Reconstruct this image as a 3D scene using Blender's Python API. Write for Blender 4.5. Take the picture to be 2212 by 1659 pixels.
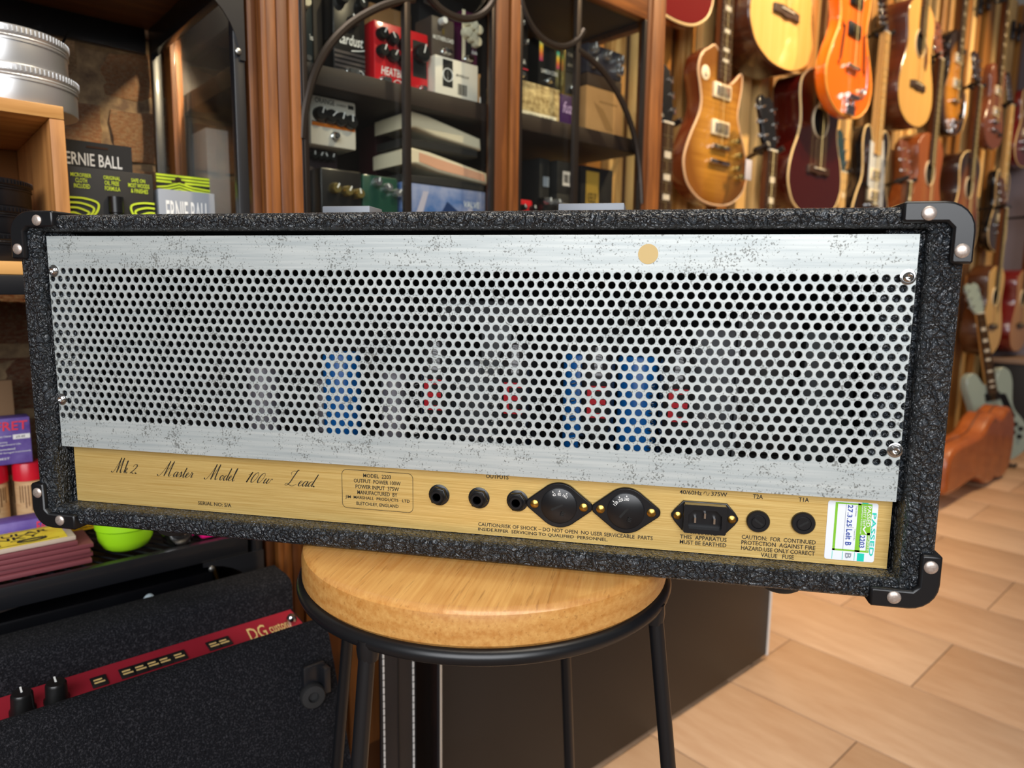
import bpy, bmesh, math, random
from math import sin, cos, pi, radians as rad
from mathutils import Vector, Matrix
random.seed(7)
SC = bpy.context.scene
COL = SC.collection
for o in list(bpy.data.objects): bpy.data.objects.remove(o)

# ------------------------------------------------------------------ camera
CAM_LOC = Vector((0.17201, -0.51415, 0.89619))
CAM_ROT = (1.435312, -0.013040, 0.202596)
FPX = 1506.61
cam = bpy.data.cameras.new('camera'); cam_o = bpy.data.objects.new('camera', cam); COL.objects.link(cam_o)
cam_o.location = CAM_LOC; cam_o.rotation_euler = CAM_ROT
cam.sensor_width = 36; cam.lens = FPX / 2212 * 36; cam.clip_start = 0.02
cam.dof.use_dof = True; cam.dof.focus_distance = 0.55; cam.dof.aperture_fstop = 6.3
SC.camera = cam_o

# wall frame: s runs along the long shop wall, t into it, z up; origin on the floor under the camera
ANG = rad(53.0)
U = Vector((cos(ANG), sin(ANG), 0)); N = Vector((-sin(ANG), cos(ANG), 0))
def W(s, t, z): return Vector((CAM_LOC.x, CAM_LOC.y, 0)) + U*s + N*t + Vector((0, 0, z))

# ------------------------------------------------------------------ world, lights, exposure
wd = bpy.data.worlds.new('world'); SC.world = wd; wd.use_nodes = True
bg = wd.node_tree.nodes['Background']; bg.inputs[0].default_value = (1.0, 0.93, 0.84, 1); bg.inputs[1].default_value = 0.10
def area(name, loc, target, sx, sy, power, col):
    l = bpy.data.lights.new(name, 'AREA'); l.shape = 'RECTANGLE'; l.size = sx; l.size_y = sy; l.energy = power; l.color = col
    o = bpy.data.objects.new(name, l); COL.objects.link(o); o.location = loc
    o.rotation_euler = (Vector(target) - Vector(loc)).to_track_quat('-Z', 'Y').to_euler(); return o
def spot(name, loc, target, power, col, angle=70, blend=.6, size=.04):
    l = bpy.data.lights.new(name, 'SPOT'); l.energy = power; l.color = col; l.spot_size = rad(angle); l.spot_blend = blend; l.shadow_soft_size = size
    o = bpy.data.objects.new(name, l); COL.objects.link(o); o.location = loc
    o.rotation_euler = (Vector(target) - Vector(loc)).to_track_quat('-Z', 'Y').to_euler(); return o
# shop window behind the photographer
area('window_daylight', (0.5, -2.5, 1.9), (0.1, 0.3, 0.75), 2.8, 1.9, 120, (0.95, 0.97, 1.0))
# pale ceiling panel over the shop floor
area('ceiling_panel', (0.3, 0.25, 2.7), (0.3, .25, 0), 1.4, .8, 34, (1.0, 0.9, 0.76))
# warm ceiling spots along the guitar wall
WARM = (1.0, 0.72, 0.42)
for s_, p_ in ((1.9, 190), (2.9, 140), (4.1, 120)):
    spot('ceiling_spot', W(s_ + .25, .15, 2.75), W(s_, 1.3, 1.35), p_, WARM, 80, .7, .05)
spot('ceiling_spot', W(1.0, -.2, 2.3), W(.62, 1.05, 1.15), 60, (1.0, 0.78, 0.5), 50, .6, .04)
# unseen warm spot added inside the display cabinet to brighten the bricks
spot('brick_fill_spot', W(.412, 1.00, 1.335), W(.245, 1.31, 1.11), 22, (1.0, 0.78, 0.5), 58, .25, .012)
SC.view_settings.view_transform = 'Standard'; SC.view_settings.look = 'None'
SC.view_settings.exposure = 0.0; SC.view_settings.gamma = 1.0; SC.view_settings.use_curve_mapping = False

# ------------------------------------------------------------------ measured placement: point on a plane seen at photo position (x, y)
_R = cam_o.rotation_euler.to_matrix()
def ray(px, py): return _R @ Vector(((px - 1106) / FPX, -(py - 829.5) / FPX, -1))
def on_t(px, py, t):
    d = ray(px, py); k = t / d.dot(N); return k * d.dot(U), CAM_LOC.z + k * d.z
def on_z(px, py, z):
    d = ray(px, py); k = (z - CAM_LOC.z) / d.z; return k * d.dot(U), k * d.dot(N)
def on_y(px, py, y):
    d = ray(px, py); k = (y - CAM_LOC.y) / d.y; return CAM_LOC.x + k * d.x, CAM_LOC.z + k * d.z - .68
def rect(px0, px1, pyt, pyb, t):
    xm = (px0 + px1) / 2
    return on_t(px0, pyb, t)[0], on_t(px1, pyb, t)[0], on_t(xm, pyb, t)[1], on_t(xm, pyt, t)[1]

# ------------------------------------------------------------------ materials
def lin(h):
    if not isinstance(h, str): return tuple(h) + ((1,) if len(h) == 3 else ())
    h = h.lstrip('#'); c = [int(h[i:i+2], 16) / 255 for i in (0, 2, 4)]
    return tuple(((x + .055) / 1.055) ** 2.4 if x > .04045 else x / 12.92 for x in c) + (1,)
MATS = {}
class NT:
    def __init__(s, name):
        s.m = bpy.data.materials.new(name); s.m.use_nodes = True; s.t = s.m.node_tree; s.b = s.t.nodes['Principled BSDF']
    def n(s, typ, **kw):
        nd = s.t.nodes.new(typ)
        for k, v in kw.items():
            if k.startswith('i_'):
                key = k[2:]; key = int(key) if key.isdigit() else key.replace('_', ' ')
                nd.inputs[key].default_value = v
            else: setattr(nd, k, v)
        return nd
    def l(s, a, b): s.t.links.new(a, b)
    def coords(s, scale=(1, 1, 1), src='Object'):
        tc = s.n('ShaderNodeTexCoord'); mp = s.n('ShaderNodeMapping'); mp.inputs['Scale'].default_value = scale
        s.l(tc.outputs[src], mp.inputs['Vector']); return mp.outputs[0]
    def noise(s, vec, scale, detail=3, rough=.5):
        nd = s.n('ShaderNodeTexNoise'); nd.inputs['Scale'].default_value = scale; nd.inputs['Detail'].default_value = detail
        nd.inputs['Roughness'].default_value = rough; s.l(vec, nd.inputs['Vector']); return nd.outputs['Fac']
    def ramp(s, fac, stops):
        r = s.n('ShaderNodeValToRGB'); e = r.color_ramp.elements
        while len(e) < len(stops): e.new(.5)
        for i, (p, c) in enumerate(stops): e[i].position = p; e[i].color = lin(c) if isinstance(c, str) else (c, c, c, 1)
        s.l(fac, r.inputs[0]); return r.outputs[0]
    def mix(s, fac, a, b, typ='MIX'):
        nd = s.n('ShaderNodeMix', data_type='RGBA', blend_type=typ)
        for inp, v in ((nd.inputs[0], fac), (nd.inputs[6], a), (nd.inputs[7], b)):
            if hasattr(v, 'links'): s.l(v, inp)
            elif isinstance(v, (int, float)): inp.default_value = v
            else: inp.default_value = lin(v)
        return nd.outputs[2]
    def math(s, op, a, b=0.0):
        nd = s.n('ShaderNodeMath', operation=op)
        for i, v in enumerate((a, b)):
            if hasattr(v, 'links'): s.l(v, nd.inputs[i])
            else: nd.inputs[i].default_value = v
        return nd.outputs[0]
    def bump(s, h, strength, dist=.001):
        b = s.n('ShaderNodeBump'); b.inputs['Strength'].default_value = strength; b.inputs['Distance'].default_value = dist
        s.l(h, b.inputs['Height']); s.l(b.outputs[0], s.b.inputs['Normal'])
def mat(name, col='#808080', rough=.5, metal=0, coat=0, col2=None, ns=20, stretch=(1, 1, 1), bump=0, bs=200, rand=0, spec=.5, sheen=0):
    if name in MATS: return MATS[name]
    k = NT(name); b = k.b
    b.inputs['Base Color'].default_value = lin(col); b.inputs['Roughness'].default_value = rough; b.inputs['Metallic'].default_value = metal
    b.inputs['Coat Weight'].default_value = coat; b.inputs['Coat Roughness'].default_value = .05; b.inputs['Specular IOR Level'].default_value = spec
    if sheen: b.inputs['Sheen Weight'].default_value = sheen; b.inputs['Sheen Roughness'].default_value = .5
    c = None
    if col2:
        v = k.coords(stretch); f = k.noise(v, ns, 5, .6)
        if rand:
            oi = k.n('ShaderNodeObjectInfo'); f = k.math('ADD', f, k.math('MULTIPLY', k.math('SUBTRACT', oi.outputs['Random'], .5), rand))
        c = k.ramp(f, [(.36, col), (.64, col2)]); k.l(c, b.inputs['Base Color'])
    if bump:
        v = k.coords(stretch); k.bump(k.noise(v, bs, 4, .6), bump)
    MATS[name] = k.m; return k.m
def wood(name, c1, c2, axis='z', ns=6, str_=14, rough=.45, coat=0, bump=.12, rand=.5):
    st = {'x': (1, str_, str_), 'y': (str_, 1, str_), 'z': (str_, str_, 1)}[axis]
    return mat(name, c1, rough, 0, coat, c2, ns, st, bump, ns * 4, rand)

def tolex():
    k = NT('black_leathercloth'); v = k.coords((1, 1, 1))
    w = k.n('ShaderNodeTexNoise'); w.inputs['Scale'].default_value = 75; w.inputs['Detail'].default_value = 3; k.l(v, w.inputs['Vector'])
    va = k.n('ShaderNodeVectorMath', operation='SCALE'); va.inputs['Scale'].default_value = .02; k.l(w.outputs['Color'], va.inputs[0])
    vb = k.n('ShaderNodeVectorMath', operation='ADD'); k.l(v, vb.inputs[0]); k.l(va.outputs[0], vb.inputs[1])
    vo = k.n('ShaderNodeTexVoronoi', feature='DISTANCE_TO_EDGE'); vo.inputs['Scale'].default_value = 175; k.l(vb.outputs[0], vo.inputs['Vector'])
    vo2 = k.n('ShaderNodeTexVoronoi', feature='DISTANCE_TO_EDGE'); vo2.inputs['Scale'].default_value = 400; k.l(vb.outputs[0], vo2.inputs['Vector'])
    h = k.math('MINIMUM', k.math('MULTIPLY', vo.outputs['Distance'], 4.0), .9)
    h2 = k.math('MINIMUM', k.math('MULTIPLY', vo2.outputs['Distance'], 2.5), .6)
    hh = k.math('ADD', h, k.math('MULTIPLY', h2, .6)); hh = k.math('ADD', hh, k.math('MULTIPLY', k.noise(v, 900, 2), .2))
    k.bump(hh, 1.0, .0014)
    k.l(k.ramp(h, [(.0, '#07080a'), (.8, '#2a3036')]), k.b.inputs['Base Color'])  # wrinkle highlights and dark creases painted into the colour
    k.b.inputs['Roughness'].default_value = .30; k.b.inputs['Specular IOR Level'].default_value = .75
    MATS['tolex'] = k.m; return k.m
def grille_metal():
    k = NT('zinc_plated_steel'); v = k.coords((1, 1, 1))
    big = k.noise(v, 14, 4, .6); blot = k.noise(v, 55, 6, .75); fine = k.noise(v, 650, 2, .5); mid = k.noise(v, 260, 3, .6)
    base = k.ramp(k.noise(k.coords((2, 1, 60)), 6, 3), [(.3, '#a9b0b0'), (.7, '#c1c5c2')])
    dens = k.math('MULTIPLY', k.math('SUBTRACT', blot, .44), 1.6)
    spk = k.ramp(k.math('ADD', fine, k.math('MULTIPLY', dens, .6)), [(.665, 0.0), (.745, 1.0)])
    c = k.mix(k.math('MULTIPLY', spk, .75), base, '#63645f')
    blotch = k.ramp(k.math('ADD', k.math('MULTIPLY', big, .6), k.math('MULTIPLY', blot, .4)), [(.58, 0.0), (.70, 1.0)])
    c = k.mix(k.math('MULTIPLY', k.math('MULTIPLY', blotch, k.ramp(mid, [(.42, 0.0), (.6, 1.0)])), .62), c, '#77766f')
    rust = k.ramp(k.noise(v, 24, 5, .8), [(.70, 0.0), (.74, 1.0)])
    c = k.mix(k.math('MULTIPLY', rust, .55), c, '#6b4a38')
    k.l(c, k.b.inputs['Base Color']); k.b.inputs['Metallic'].default_value = .35; k.b.inputs['Roughness'].default_value = .48
    MATS['grille'] = k.m; return k.m
def brushed_gold():
    k = NT('brushed_gold_aluminium'); v = k.coords((14, 14, 1500)); f = k.noise(v, 1.0, 5, .7)
    k.l(k.ramp(f, [(.3, '#cba255'), (.7, '#f2d389')]), k.b.inputs['Base Color'])
    k.b.inputs['Metallic'].default_value = .55; k.b.inputs['Roughness'].default_value = .42; k.bump(f, .12, .0004)
    MATS['gold_panel'] = k.m; return k.m
def glass():
    k = NT('clear_glass'); k.t.nodes.remove(k.b)
    tr = k.n('ShaderNodeBsdfTransparent'); tr.inputs[0].default_value = (.93, .95, .94, 1); gl = k.n('ShaderNodeBsdfGlossy'); gl.inputs['Roughness'].default_value = .02
    lw = k.n('ShaderNodeLayerWeight'); mx = k.n('ShaderNodeMixShader')
    fac = k.math('ADD', k.math('MULTIPLY', k.math('POWER', lw.outputs['Facing'], 5.0), .9), .03)
    k.l(fac, mx.inputs[0]); k.l(tr.outputs[0], mx.inputs[1]); k.l(gl.outputs[0], mx.inputs[2])
    k.l(mx.outputs[0], k.t.nodes['Material Output'].inputs[0]); MATS['glass'] = k.m; return k.m
def brick_mat():
    k = NT('old_brick'); v = k.coords(); oi = k.n('ShaderNodeObjectInfo')
    base = k.ramp(oi.outputs['Random'], [(.0, '#7a3f28'), (.3, '#a8623f'), (.55, '#c08a5e'), (.8, '#8f4f34'), (1., '#b59670')])
    n1 = k.noise(v, 22, 6, .7); n2 = k.noise(v, 70, 5, .7)
    c = k.mix(k.ramp(n1, [(.45, 0.0), (.62, .8)]), base, '#cbab85'); c = k.mix(k.ramp(n2, [(.53, 0.0), (.66, .85)]), c, '#46291c')
    k.l(c, k.b.inputs['Base Color']); k.b.inputs['Roughness'].default_value = .95
    k.bump(k.math('ADD', n1, k.math('ADD', n2, k.math('MULTIPLY', k.noise(v, 200, 4, .7), .6))), 1.0, .016); MATS['brick'] = k.m; return k.m
def flame_top(name, c1, c2, edge=None):
    k = NT(name); v = k.coords((3, 1, 90)); f = k.noise(v, 1.0, 3, .5)
    c = k.ramp(f, [(.3, c1), (.7, c2)])
    if edge:
        tc = k.n('ShaderNodeTexCoord'); sx = k.n('ShaderNodeSeparateXYZ'); k.l(tc.outputs['Generated'], sx.inputs[0])
        dx = k.math('SUBTRACT', sx.outputs[0], .5); dz = k.math('SUBTRACT', sx.outputs[2], .45)
        r2 = k.math('ADD', k.math('MULTIPLY', k.math('MULTIPLY', dx, dx), 3.4), k.math('MULTIPLY', k.math('MULTIPLY', dz, dz), 3.4))
        c = k.mix(k.ramp(r2, [(.25, 0.0), (.75, 1.0)]), c, edge)
    k.l(c, k.b.inputs['Base Color']); k.b.inputs['Roughness'].default_value = .3; k.b.inputs['Coat Weight'].default_value = .8; k.b.inputs['Coat Roughness'].default_value = .06
    MATS[name] = k.m; return k.m
def tile_mat():
    k = NT('beige_floor_tile'); v = k.coords(); oi = k.n('ShaderNodeObjectInfo')
    f = k.math('ADD', k.noise(k.coords((2, 9, 1)), 3, 5, .6), k.math('MULTIPLY', k.math('SUBTRACT', oi.outputs['Random'], .5), .3))
    k.l(k.ramp(f, [(.3, '#bf9a7a'), (.7, '#cfae8f')]), k.b.inputs['Base Color']); k.b.inputs['Roughness'].default_value = .42
    MATS['tile'] = k.m; return k.m
def carpet_mat():
    k = NT('black_carpet'); v = k.coords(); f = k.noise(v, 520, 3, .7)
    c = k.mix(k.ramp(f, [(.5, 0.0), (.72, .75)]), '#121318', '#4a494e'); k.l(c, k.b.inputs['Base Color'])
    k.b.inputs['Roughness'].default_value = .95; k.b.inputs['Specular IOR Level'].default_value = .2; k.bump(k.noise(v, 420, 3, .7), 1.0, .004); MATS['carpet'] = k.m; return k.m

TOLEX = tolex(); GRILLE = grille_metal(); GOLD = brushed_gold(); GLASS = glass(); BRICK = brick_mat(); TILE = tile_mat(); CARPET = carpet_mat()
BLACKPL = mat('black_plastic', '#101114', .32); BLACKMT = mat('black_painted_metal', '#16171b', .38, 0, .15, bump=.05, bs=900)
SATIN = mat('satin_black_tube', '#121316', .33); CHROME = mat('chrome', '#d8d8d8', .14, 1); STEEL = mat('steel', '#a9a9a6', .35, 1)
RIVET = mat('nickel_rivet', '#b9a79c', .38, .7, col2='#cfc4bc', ns=900); BRASS = mat('brass', '#b9924a', .3, 1); INK = mat('black_ink', '#15130f', .6)
WHITE = mat('white_print', '#e9e9e6', .6); CREAM = mat('cream_plastic', '#e9dcba', .4); DARKIN = mat('dark_interior', '#0b0b0c', .8)
IRON = mat('bronzed_iron', '#3a332e', .32, .7); CABWOOD = wood('cabinet_wood', '#5a300e', '#87501f', 'z', 5, 16, .5, .08)
GREY = mat('grey_card', '#8d8f92', .6); KRAFT = mat('kraft_card', '#b88a55', .8, col2='#a97c49', ns=8)
LIME = mat('lime_print', '#c3d82b', .5); PURPLE = mat('purple_card', '#4a2f86', .45, col2='#7e6bb0', ns=16); REDINK = mat('red_print', '#e0354c', .5)
BLK = mat('black_card', '#141313', .55); NAVY = mat('navy_card', '#17315f', .5); RUBBER = mat('rubber', '#1b1b1c', .7)
# ------------------------------------------------------------------ mesh builder
def smooth_loop(pts, n=6, closed=True):
    out = []; m = len(pts)
    for i in range(m if closed else m - 1):
        g = (lambda k: pts[k % m]) if closed else (lambda k: pts[min(max(k, 0), m - 1)])
        p0, p1, p2, p3 = (Vector(g(i + d)) for d in (-1, 0, 1, 2))
        for j in range(n):
            t = j / n
            out.append(.5 * (2*p1 + (p2 - p0)*t + (2*p0 - 5*p1 + 4*p2 - p3)*t*t + (3*p1 - p0 - 3*p2 + p3)*t*t*t))
    if not closed: out.append(Vector(pts[-1]))
    return out
def inset(poly, d):
    n = len(poly); out = []
    for i in range(n):
        a, b, c = Vector(poly[i-1][:2]), Vector(poly[i][:2]), Vector(poly[(i+1) % n][:2])
        e1 = (b - a); e2 = (c - b)
        if e1.length < 1e-9: e1 = e2
        if e2.length < 1e-9: e2 = e1
        n1 = Vector((-e1.y, e1.x)).normalized(); n2 = Vector((-e2.y, e2.x)).normalized()
        m = n1 + n2; m = m.normalized() if m.length > 1e-6 else n1
        k = d / max(.5, m.dot(n1)); out.append(b + m * k)
    return out
_fontcache = {}
def glyphs(s):
    if s in _fontcache: return _fontcache[s]
    cu = bpy.data.curves.new('txt', 'FONT'); cu.body = s; cu.size = 1; cu.resolution_u = 2; cu.offset = .012
    ob = bpy.data.objects.new('txt', cu); COL.objects.link(ob)
    me = bpy.data.meshes.new_from_object(ob)
    vs = [v.co.copy() for v in me.vertices]; fs = [tuple(p.vertices) for p in me.polygons]
    bpy.data.objects.remove(ob); bpy.data.curves.remove(cu); bpy.data.meshes.remove(me)
    _fontcache[s] = (vs, fs); return vs, fs
class MB:
    def __init__(s): s.v = []; s.f = []; s.mi = []
    def add(s, vs, fs, m=0, mx=None):
        o = len(s.v)
        for v in vs:
            v = Vector(v) if len(v) == 3 else Vector((v[0], v[1], 0))
            s.v.append(mx @ v if mx else v)
        for f in fs: s.f.append(tuple(i + o for i in f)); s.mi.append(m)
        return s
    def box(s, x0, x1, y0, y1, z0, z1, b=0, m=0, mx=None):
        if x0 > x1: x0, x1 = x1, x0
        if z0 > z1: z0, z1 = z1, z0
        if b <= 0:
            return s.add([(x, y, z) for x in (x0, x1) for y in (y0, y1) for z in (z0, z1)],
                         [(0, 1, 3, 2), (4, 6, 7, 5), (0, 4, 5, 1), (2, 3, 7, 6), (0, 2, 6, 4), (1, 5, 7, 3)], m, mx)
        b = min(b, (x1-x0)*.45, (y1-y0)*.45, (z1-z0)*.45)
        bm = bmesh.new(); r = bmesh.ops.create_cube(bm, size=1)
        for v in bm.verts: v.co = Vector(((x0+x1)/2 + v.co.x*(x1-x0), (y0+y1)/2 + v.co.y*(y1-y0), (z0+z1)/2 + v.co.z*(z1-z0)))
        bmesh.ops.bevel(bm, geom=list(bm.edges), offset=b, segments=2, affect='EDGES', profile=.5)
        bm.verts.index_update(); s.add([v.co for v in bm.verts], [[v.index for v in f.verts] for f in bm.faces], m, mx); bm.free(); return s
    def cyl(s, p0, p1, r0, r1=None, n=14, m=0, cap=True, mx=None):
        p0, p1 = Vector(p0), Vector(p1); r1 = r0 if r1 is None else r1
        q = (p1 - p0).to_track_quat('Z', 'Y').to_matrix(); vs = []
        for p, r in ((p0, r0), (p1, r1)):
            for i in range(n): vs.append(p + q @ Vector((r*cos(2*pi*i/n), r*sin(2*pi*i/n), 0)))
        fs = [(i, (i+1) % n, n + (i+1) % n, n + i) for i in range(n)]
        if cap: fs += [tuple(range(n-1, -1, -1)), tuple(range(n, 2*n))]
        return s.add(vs, fs, m, mx)
    def lathe(s, prof, o=(0, 0, 0), d=(0, 0, 1), n=24, m=0, mx=None):
        q = Vector(d).to_track_quat('Z', 'Y').to_matrix(); o = Vector(o); vs = []; fs = []; L = len(prof)
        for r, h in prof:
            for i in range(n): vs.append(o + q @ Vector((r*cos(2*pi*i/n), r*sin(2*pi*i/n), h)))
        for a in range(L - 1):
            for i in range(n): fs.append((a*n + i, a*n + (i+1) % n, (a+1)*n + (i+1) % n, (a+1)*n + i))
        if prof[0][0] > 1e-6: fs.append(tuple(range(n-1, -1, -1)))
        if prof[-1][0] > 1e-6: fs.append(tuple((L-1)*n + i for i in range(n)))
        return s.add(vs, fs, m, mx)
    def prism(s, poly, y0, y1, b=0, m=0, mx=None):
        """outline (x, z), counter-clockwise seen from the front (-y), extruded from y0 to y1"""
        n = len(poly); poly = [Vector(p[:2]) for p in poly]
        if sum(poly[i-1].x*poly[i].y - poly[i].x*poly[i-1].y for i in range(n)) < 0: poly = poly[::-1]
        rings = [(y0, 0), (y1, 0)] if b <= 0 else [(y0, b), (y0 + b*.35, b*.35), (y0 + b, 0), (y1 - b, 0), (y1, b)]
        vs = []; fs = []
        for y, d in rings:
            for p in (inset(poly, d) if d else poly): vs.append((p.x, y, p.y))
        for a in range(len(rings) - 1):
            for i in range(n): fs.append((a*n + i, a*n + (i+1) % n, (a+1)*n + (i+1) % n, (a+1)*n + i))
        fs.append(tuple(range(n))); L = len(rings) - 1
        fs.append(tuple(L*n + i for i in range(n-1, -1, -1)))
        return s.add(vs, fs, m, mx)
    def tube(s, pts, r, n=8, closed=False, m=0, mx=None, rz=None):
        pts = [Vector(p) for p in pts]; L = len(pts); vs = []; fs = []; up = None
        for i, p in enumerate(pts):
            if closed: t = pts[(i+1) % L] - pts[i-1]
            else: t = pts[min(i+1, L-1)] - pts[max(i-1, 0)]
            t.normalize()
            if up is None: up = Vector((0, 0, 1)) if abs(t.z) < .9 else Vector((0, 1, 0))
            a = (up - t * up.dot(t)).normalized(); up = a; c = t.cross(a)
            rr = r[i] if isinstance(r, (list, tuple)) else r
            for j in range(n):
                th = 2*pi*j/n + pi/n; vs.append(p + a*(rr*cos(th)) + c*((rz or rr)*sin(th)))
        for i in range(L if closed else L - 1):
            k = (i+1) % L
            for j in range(n): fs.append((i*n + j, i*n + (j+1) % n, k*n + (j+1) % n, k*n + j))
        if not closed: fs += [tuple(range(n-1, -1, -1)), tuple((L-1)*n + j for j in range(n))]
        return s.add(vs, fs, m, mx)
    def text(s, txt, x0, x1, z0, z1, y=0, m=0, mx=None, shear=0, keep=False):
        """flat lettering fitted into x0..x1, z0..z1 on the plane y, facing -y"""
        vs, fs = glyphs(txt)
        if not vs: return s
        vs = [Vector((v.x + shear*v.y, v.y, 0)) for v in vs]
        ax, bx = min(v.x for v in vs), max(v.x for v in vs); ay, by = min(v.y for v in vs), max(v.y for v in vs)
        kx = (x1-x0)/max(bx-ax, 1e-6); kz = (z1-z0)/max(by-ay, 1e-6)
        return s.add([(x0 + (v.x-ax)*kx, y, z0 + (v.y-ay)*kz) for v in vs], fs, m, mx)
    def build(s, name, mats, parent=None, smooth=True, loc=None, rz=0, ang=38):
        me = bpy.data.meshes.new(name); me.from_pydata(s.v, [], s.f)
        for mt in (mats if isinstance(mats, (list, tuple)) else [mats]): me.materials.append(mt)
        me.polygons.foreach_set('material_index', s.mi)
        if smooth:
            me.polygons.foreach_set('use_smooth', [True]*len(s.f)); me.set_sharp_from_angle(angle=rad(ang))
        me.update()
        o = bpy.data.objects.new(name, me); COL.objects.link(o)
        if parent: o.parent = parent
        if loc is not None: o.location = loc
        if rz: o.rotation_euler = (0, 0, rz)
        return o
def tag(o, label=None, cat=None, group=None, kind=None):
    if label: o['label'] = label
    if cat: o['category'] = cat
    if group: o['group'] = group
    if kind: o['kind'] = kind
    return o
def thing(name, label, cat, loc=(0, 0, 0), rz=0, group=None):
    o = bpy.data.objects.new(name, None); COL.objects.link(o); o.empty_display_size = .05
    o.location = loc; o.rotation_euler = (0, 0, rz); return tag(o, label, cat, group)
def wthing(name, label, cat, s, t, z, group=None, yaw=0): return thing(name, label, cat, W(s, t, z), ANG + rad(yaw), group)
def struct(name, mb, m, **k): return tag(mb.build(name, m, **k), kind='structure')
def dup(o, parent=None, loc=None):
    c = o.copy(); COL.objects.link(c); c.parent = parent
    if loc is not None: c.location = loc
    for ch in o.children: dup(ch, c)
    return c
FWD = (0, -1, 0)

# ------------------------------------------------------------------ the shop: floor, walls
EA = rad(-36.5); E = Vector((cos(EA), sin(EA))); F = Vector((-E.y, E.x))
fl = MB(); fl.box(-4, 7, -4, 6, -.06, -.0035); floor = struct('floor', fl, mat('grout', '#77604c', .9), loc=(0, 0, 0))
tm = MB(); tm.box(-.2985, .2985, -.1485, .1485, -.02, 0, .0012); t0 = None
for j in range(-2, 19):
    for i in range(-5, 6):
        e0 = (-.05 if j % 2 == 0 else -.338) + i*.6 + .3; f0 = .785 + j*.3 + .15
        p = E*e0 + F*f0; rel = Vector((p.x, p.y, 0)) - Vector((CAM_LOC.x, CAM_LOC.y, 0))
        if rel.dot(N) > 1.55 or rel.dot(U) > 5.5 or rel.dot(U) < -.9 or p.y < -.6: continue
        if t0 is None: t0 = o = tm.build('tile', TILE, floor)
        else: o = t0.copy(); COL.objects.link(o); o.parent = floor
        o.location = (p.x, p.y, random.uniform(-.0006, 0)); o.rotation_euler = (0, 0, EA)

# long wall: brick on the left, timber slats on the right
T_WALL = 1.31
wb = MB(); wb.box(-1.2, 1.275, 0, .12, 0, 2.6)
wall_brick = struct('wall_left', wb, mat('dark_mortar', '#4c3a2c', .95, col2='#8a7355', ns=30, bump=.8, bs=60), loc=W(0, T_WALL + .012, 0), rz=ANG)
BV = []
for k in range(6):
    nx, nz = 6, 4; vs = []; fs = []
    for a in range(nx + 1):
        for b in range(nz + 1):
            edge = a in (0, nx) or b in (0, nz)
            vs.append((a/nx - .5 + (random.uniform(-.012, .012)), (.008 if edge else 0) + random.uniform(-.006, .006), b/nz - .5 + random.uniform(-.03, .03)))
    for a in range(nx):
        for b in range(nz): q = a*(nz+1) + b; fs.append((q, q + nz + 1, q + nz + 2, q + 1))
    per = [a*(nz+1) for a in range(nx+1)] + [nx*(nz+1) + b for b in range(1, nz+1)] + [a*(nz+1) + nz for a in range(nx-1, -1, -1)] + [b for b in range(nz-1, 0, -1)]
    o_ = len(vs)
    for q in per: vs.append((vs[q][0], .03, vs[q][2]))
    L = len(per)
    for i in range(L): fs.append((per[(i+1) % L], per[i], o_ + i, o_ + (i+1) % L))
    mb = MB(); mb.add(vs, fs); o = mb.build('brick', BRICK, wall_brick, ang=60); BV.append(o.data); bpy.data.objects.remove(o)
for r in range(0, 17):
    z = .05 + r*.099; s = -.75 + (r % 2)*.12 + random.uniform(-.03, .03)
    while s < .62:
        w = random.choice((.12, .205, .215, .225, .21))
        o = bpy.data.objects.new('brick', random.choice(BV)); COL.objects.link(o); o.parent = wall_brick
        o.location = (s + w/2, -.012 + random.uniform(-.008, .006), z); o.scale = (w, 1, .083 * random.uniform(.93, 1.06))
        o.rotation_euler = (0, random.uniform(-.03, .03), 0); s += w + .014
wr = MB(); wr.box(1.28, 5.25, .03, .12, 0, 2.6)
wall_back = struct('wall_back', wr, wood('slat_backing', '#4a2c10', '#653d18', 'z', 3, 12, .6), loc=W(0, T_WALL, 0), rz=ANG)
sm = MB(); sm.box(-.029, .029, -.004, .03, 0, 2.6, .003)
SL = sm.build('slat', wood('pine_slat', '#a06a2a', '#f0c680', 'z', 2.5, 16, .5, .1, rand=1.1), wall_back)
k = 0; s = 1.33
while s < 5.22:
    o = SL if k == 0 else dup(SL, wall_back)
    o.location = (s, random.uniform(-.012, .01), 0); k += 1; s += .104 + random.uniform(-.010, .010)
we = MB(); we.box(0, .1, -4.5, .15, 0, 2.6)
struct('wall_right', we, mat('mauve_plaster', '#8d8085', .9), loc=W(5.27, T_WALL, 0), rz=ANG)
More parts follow.
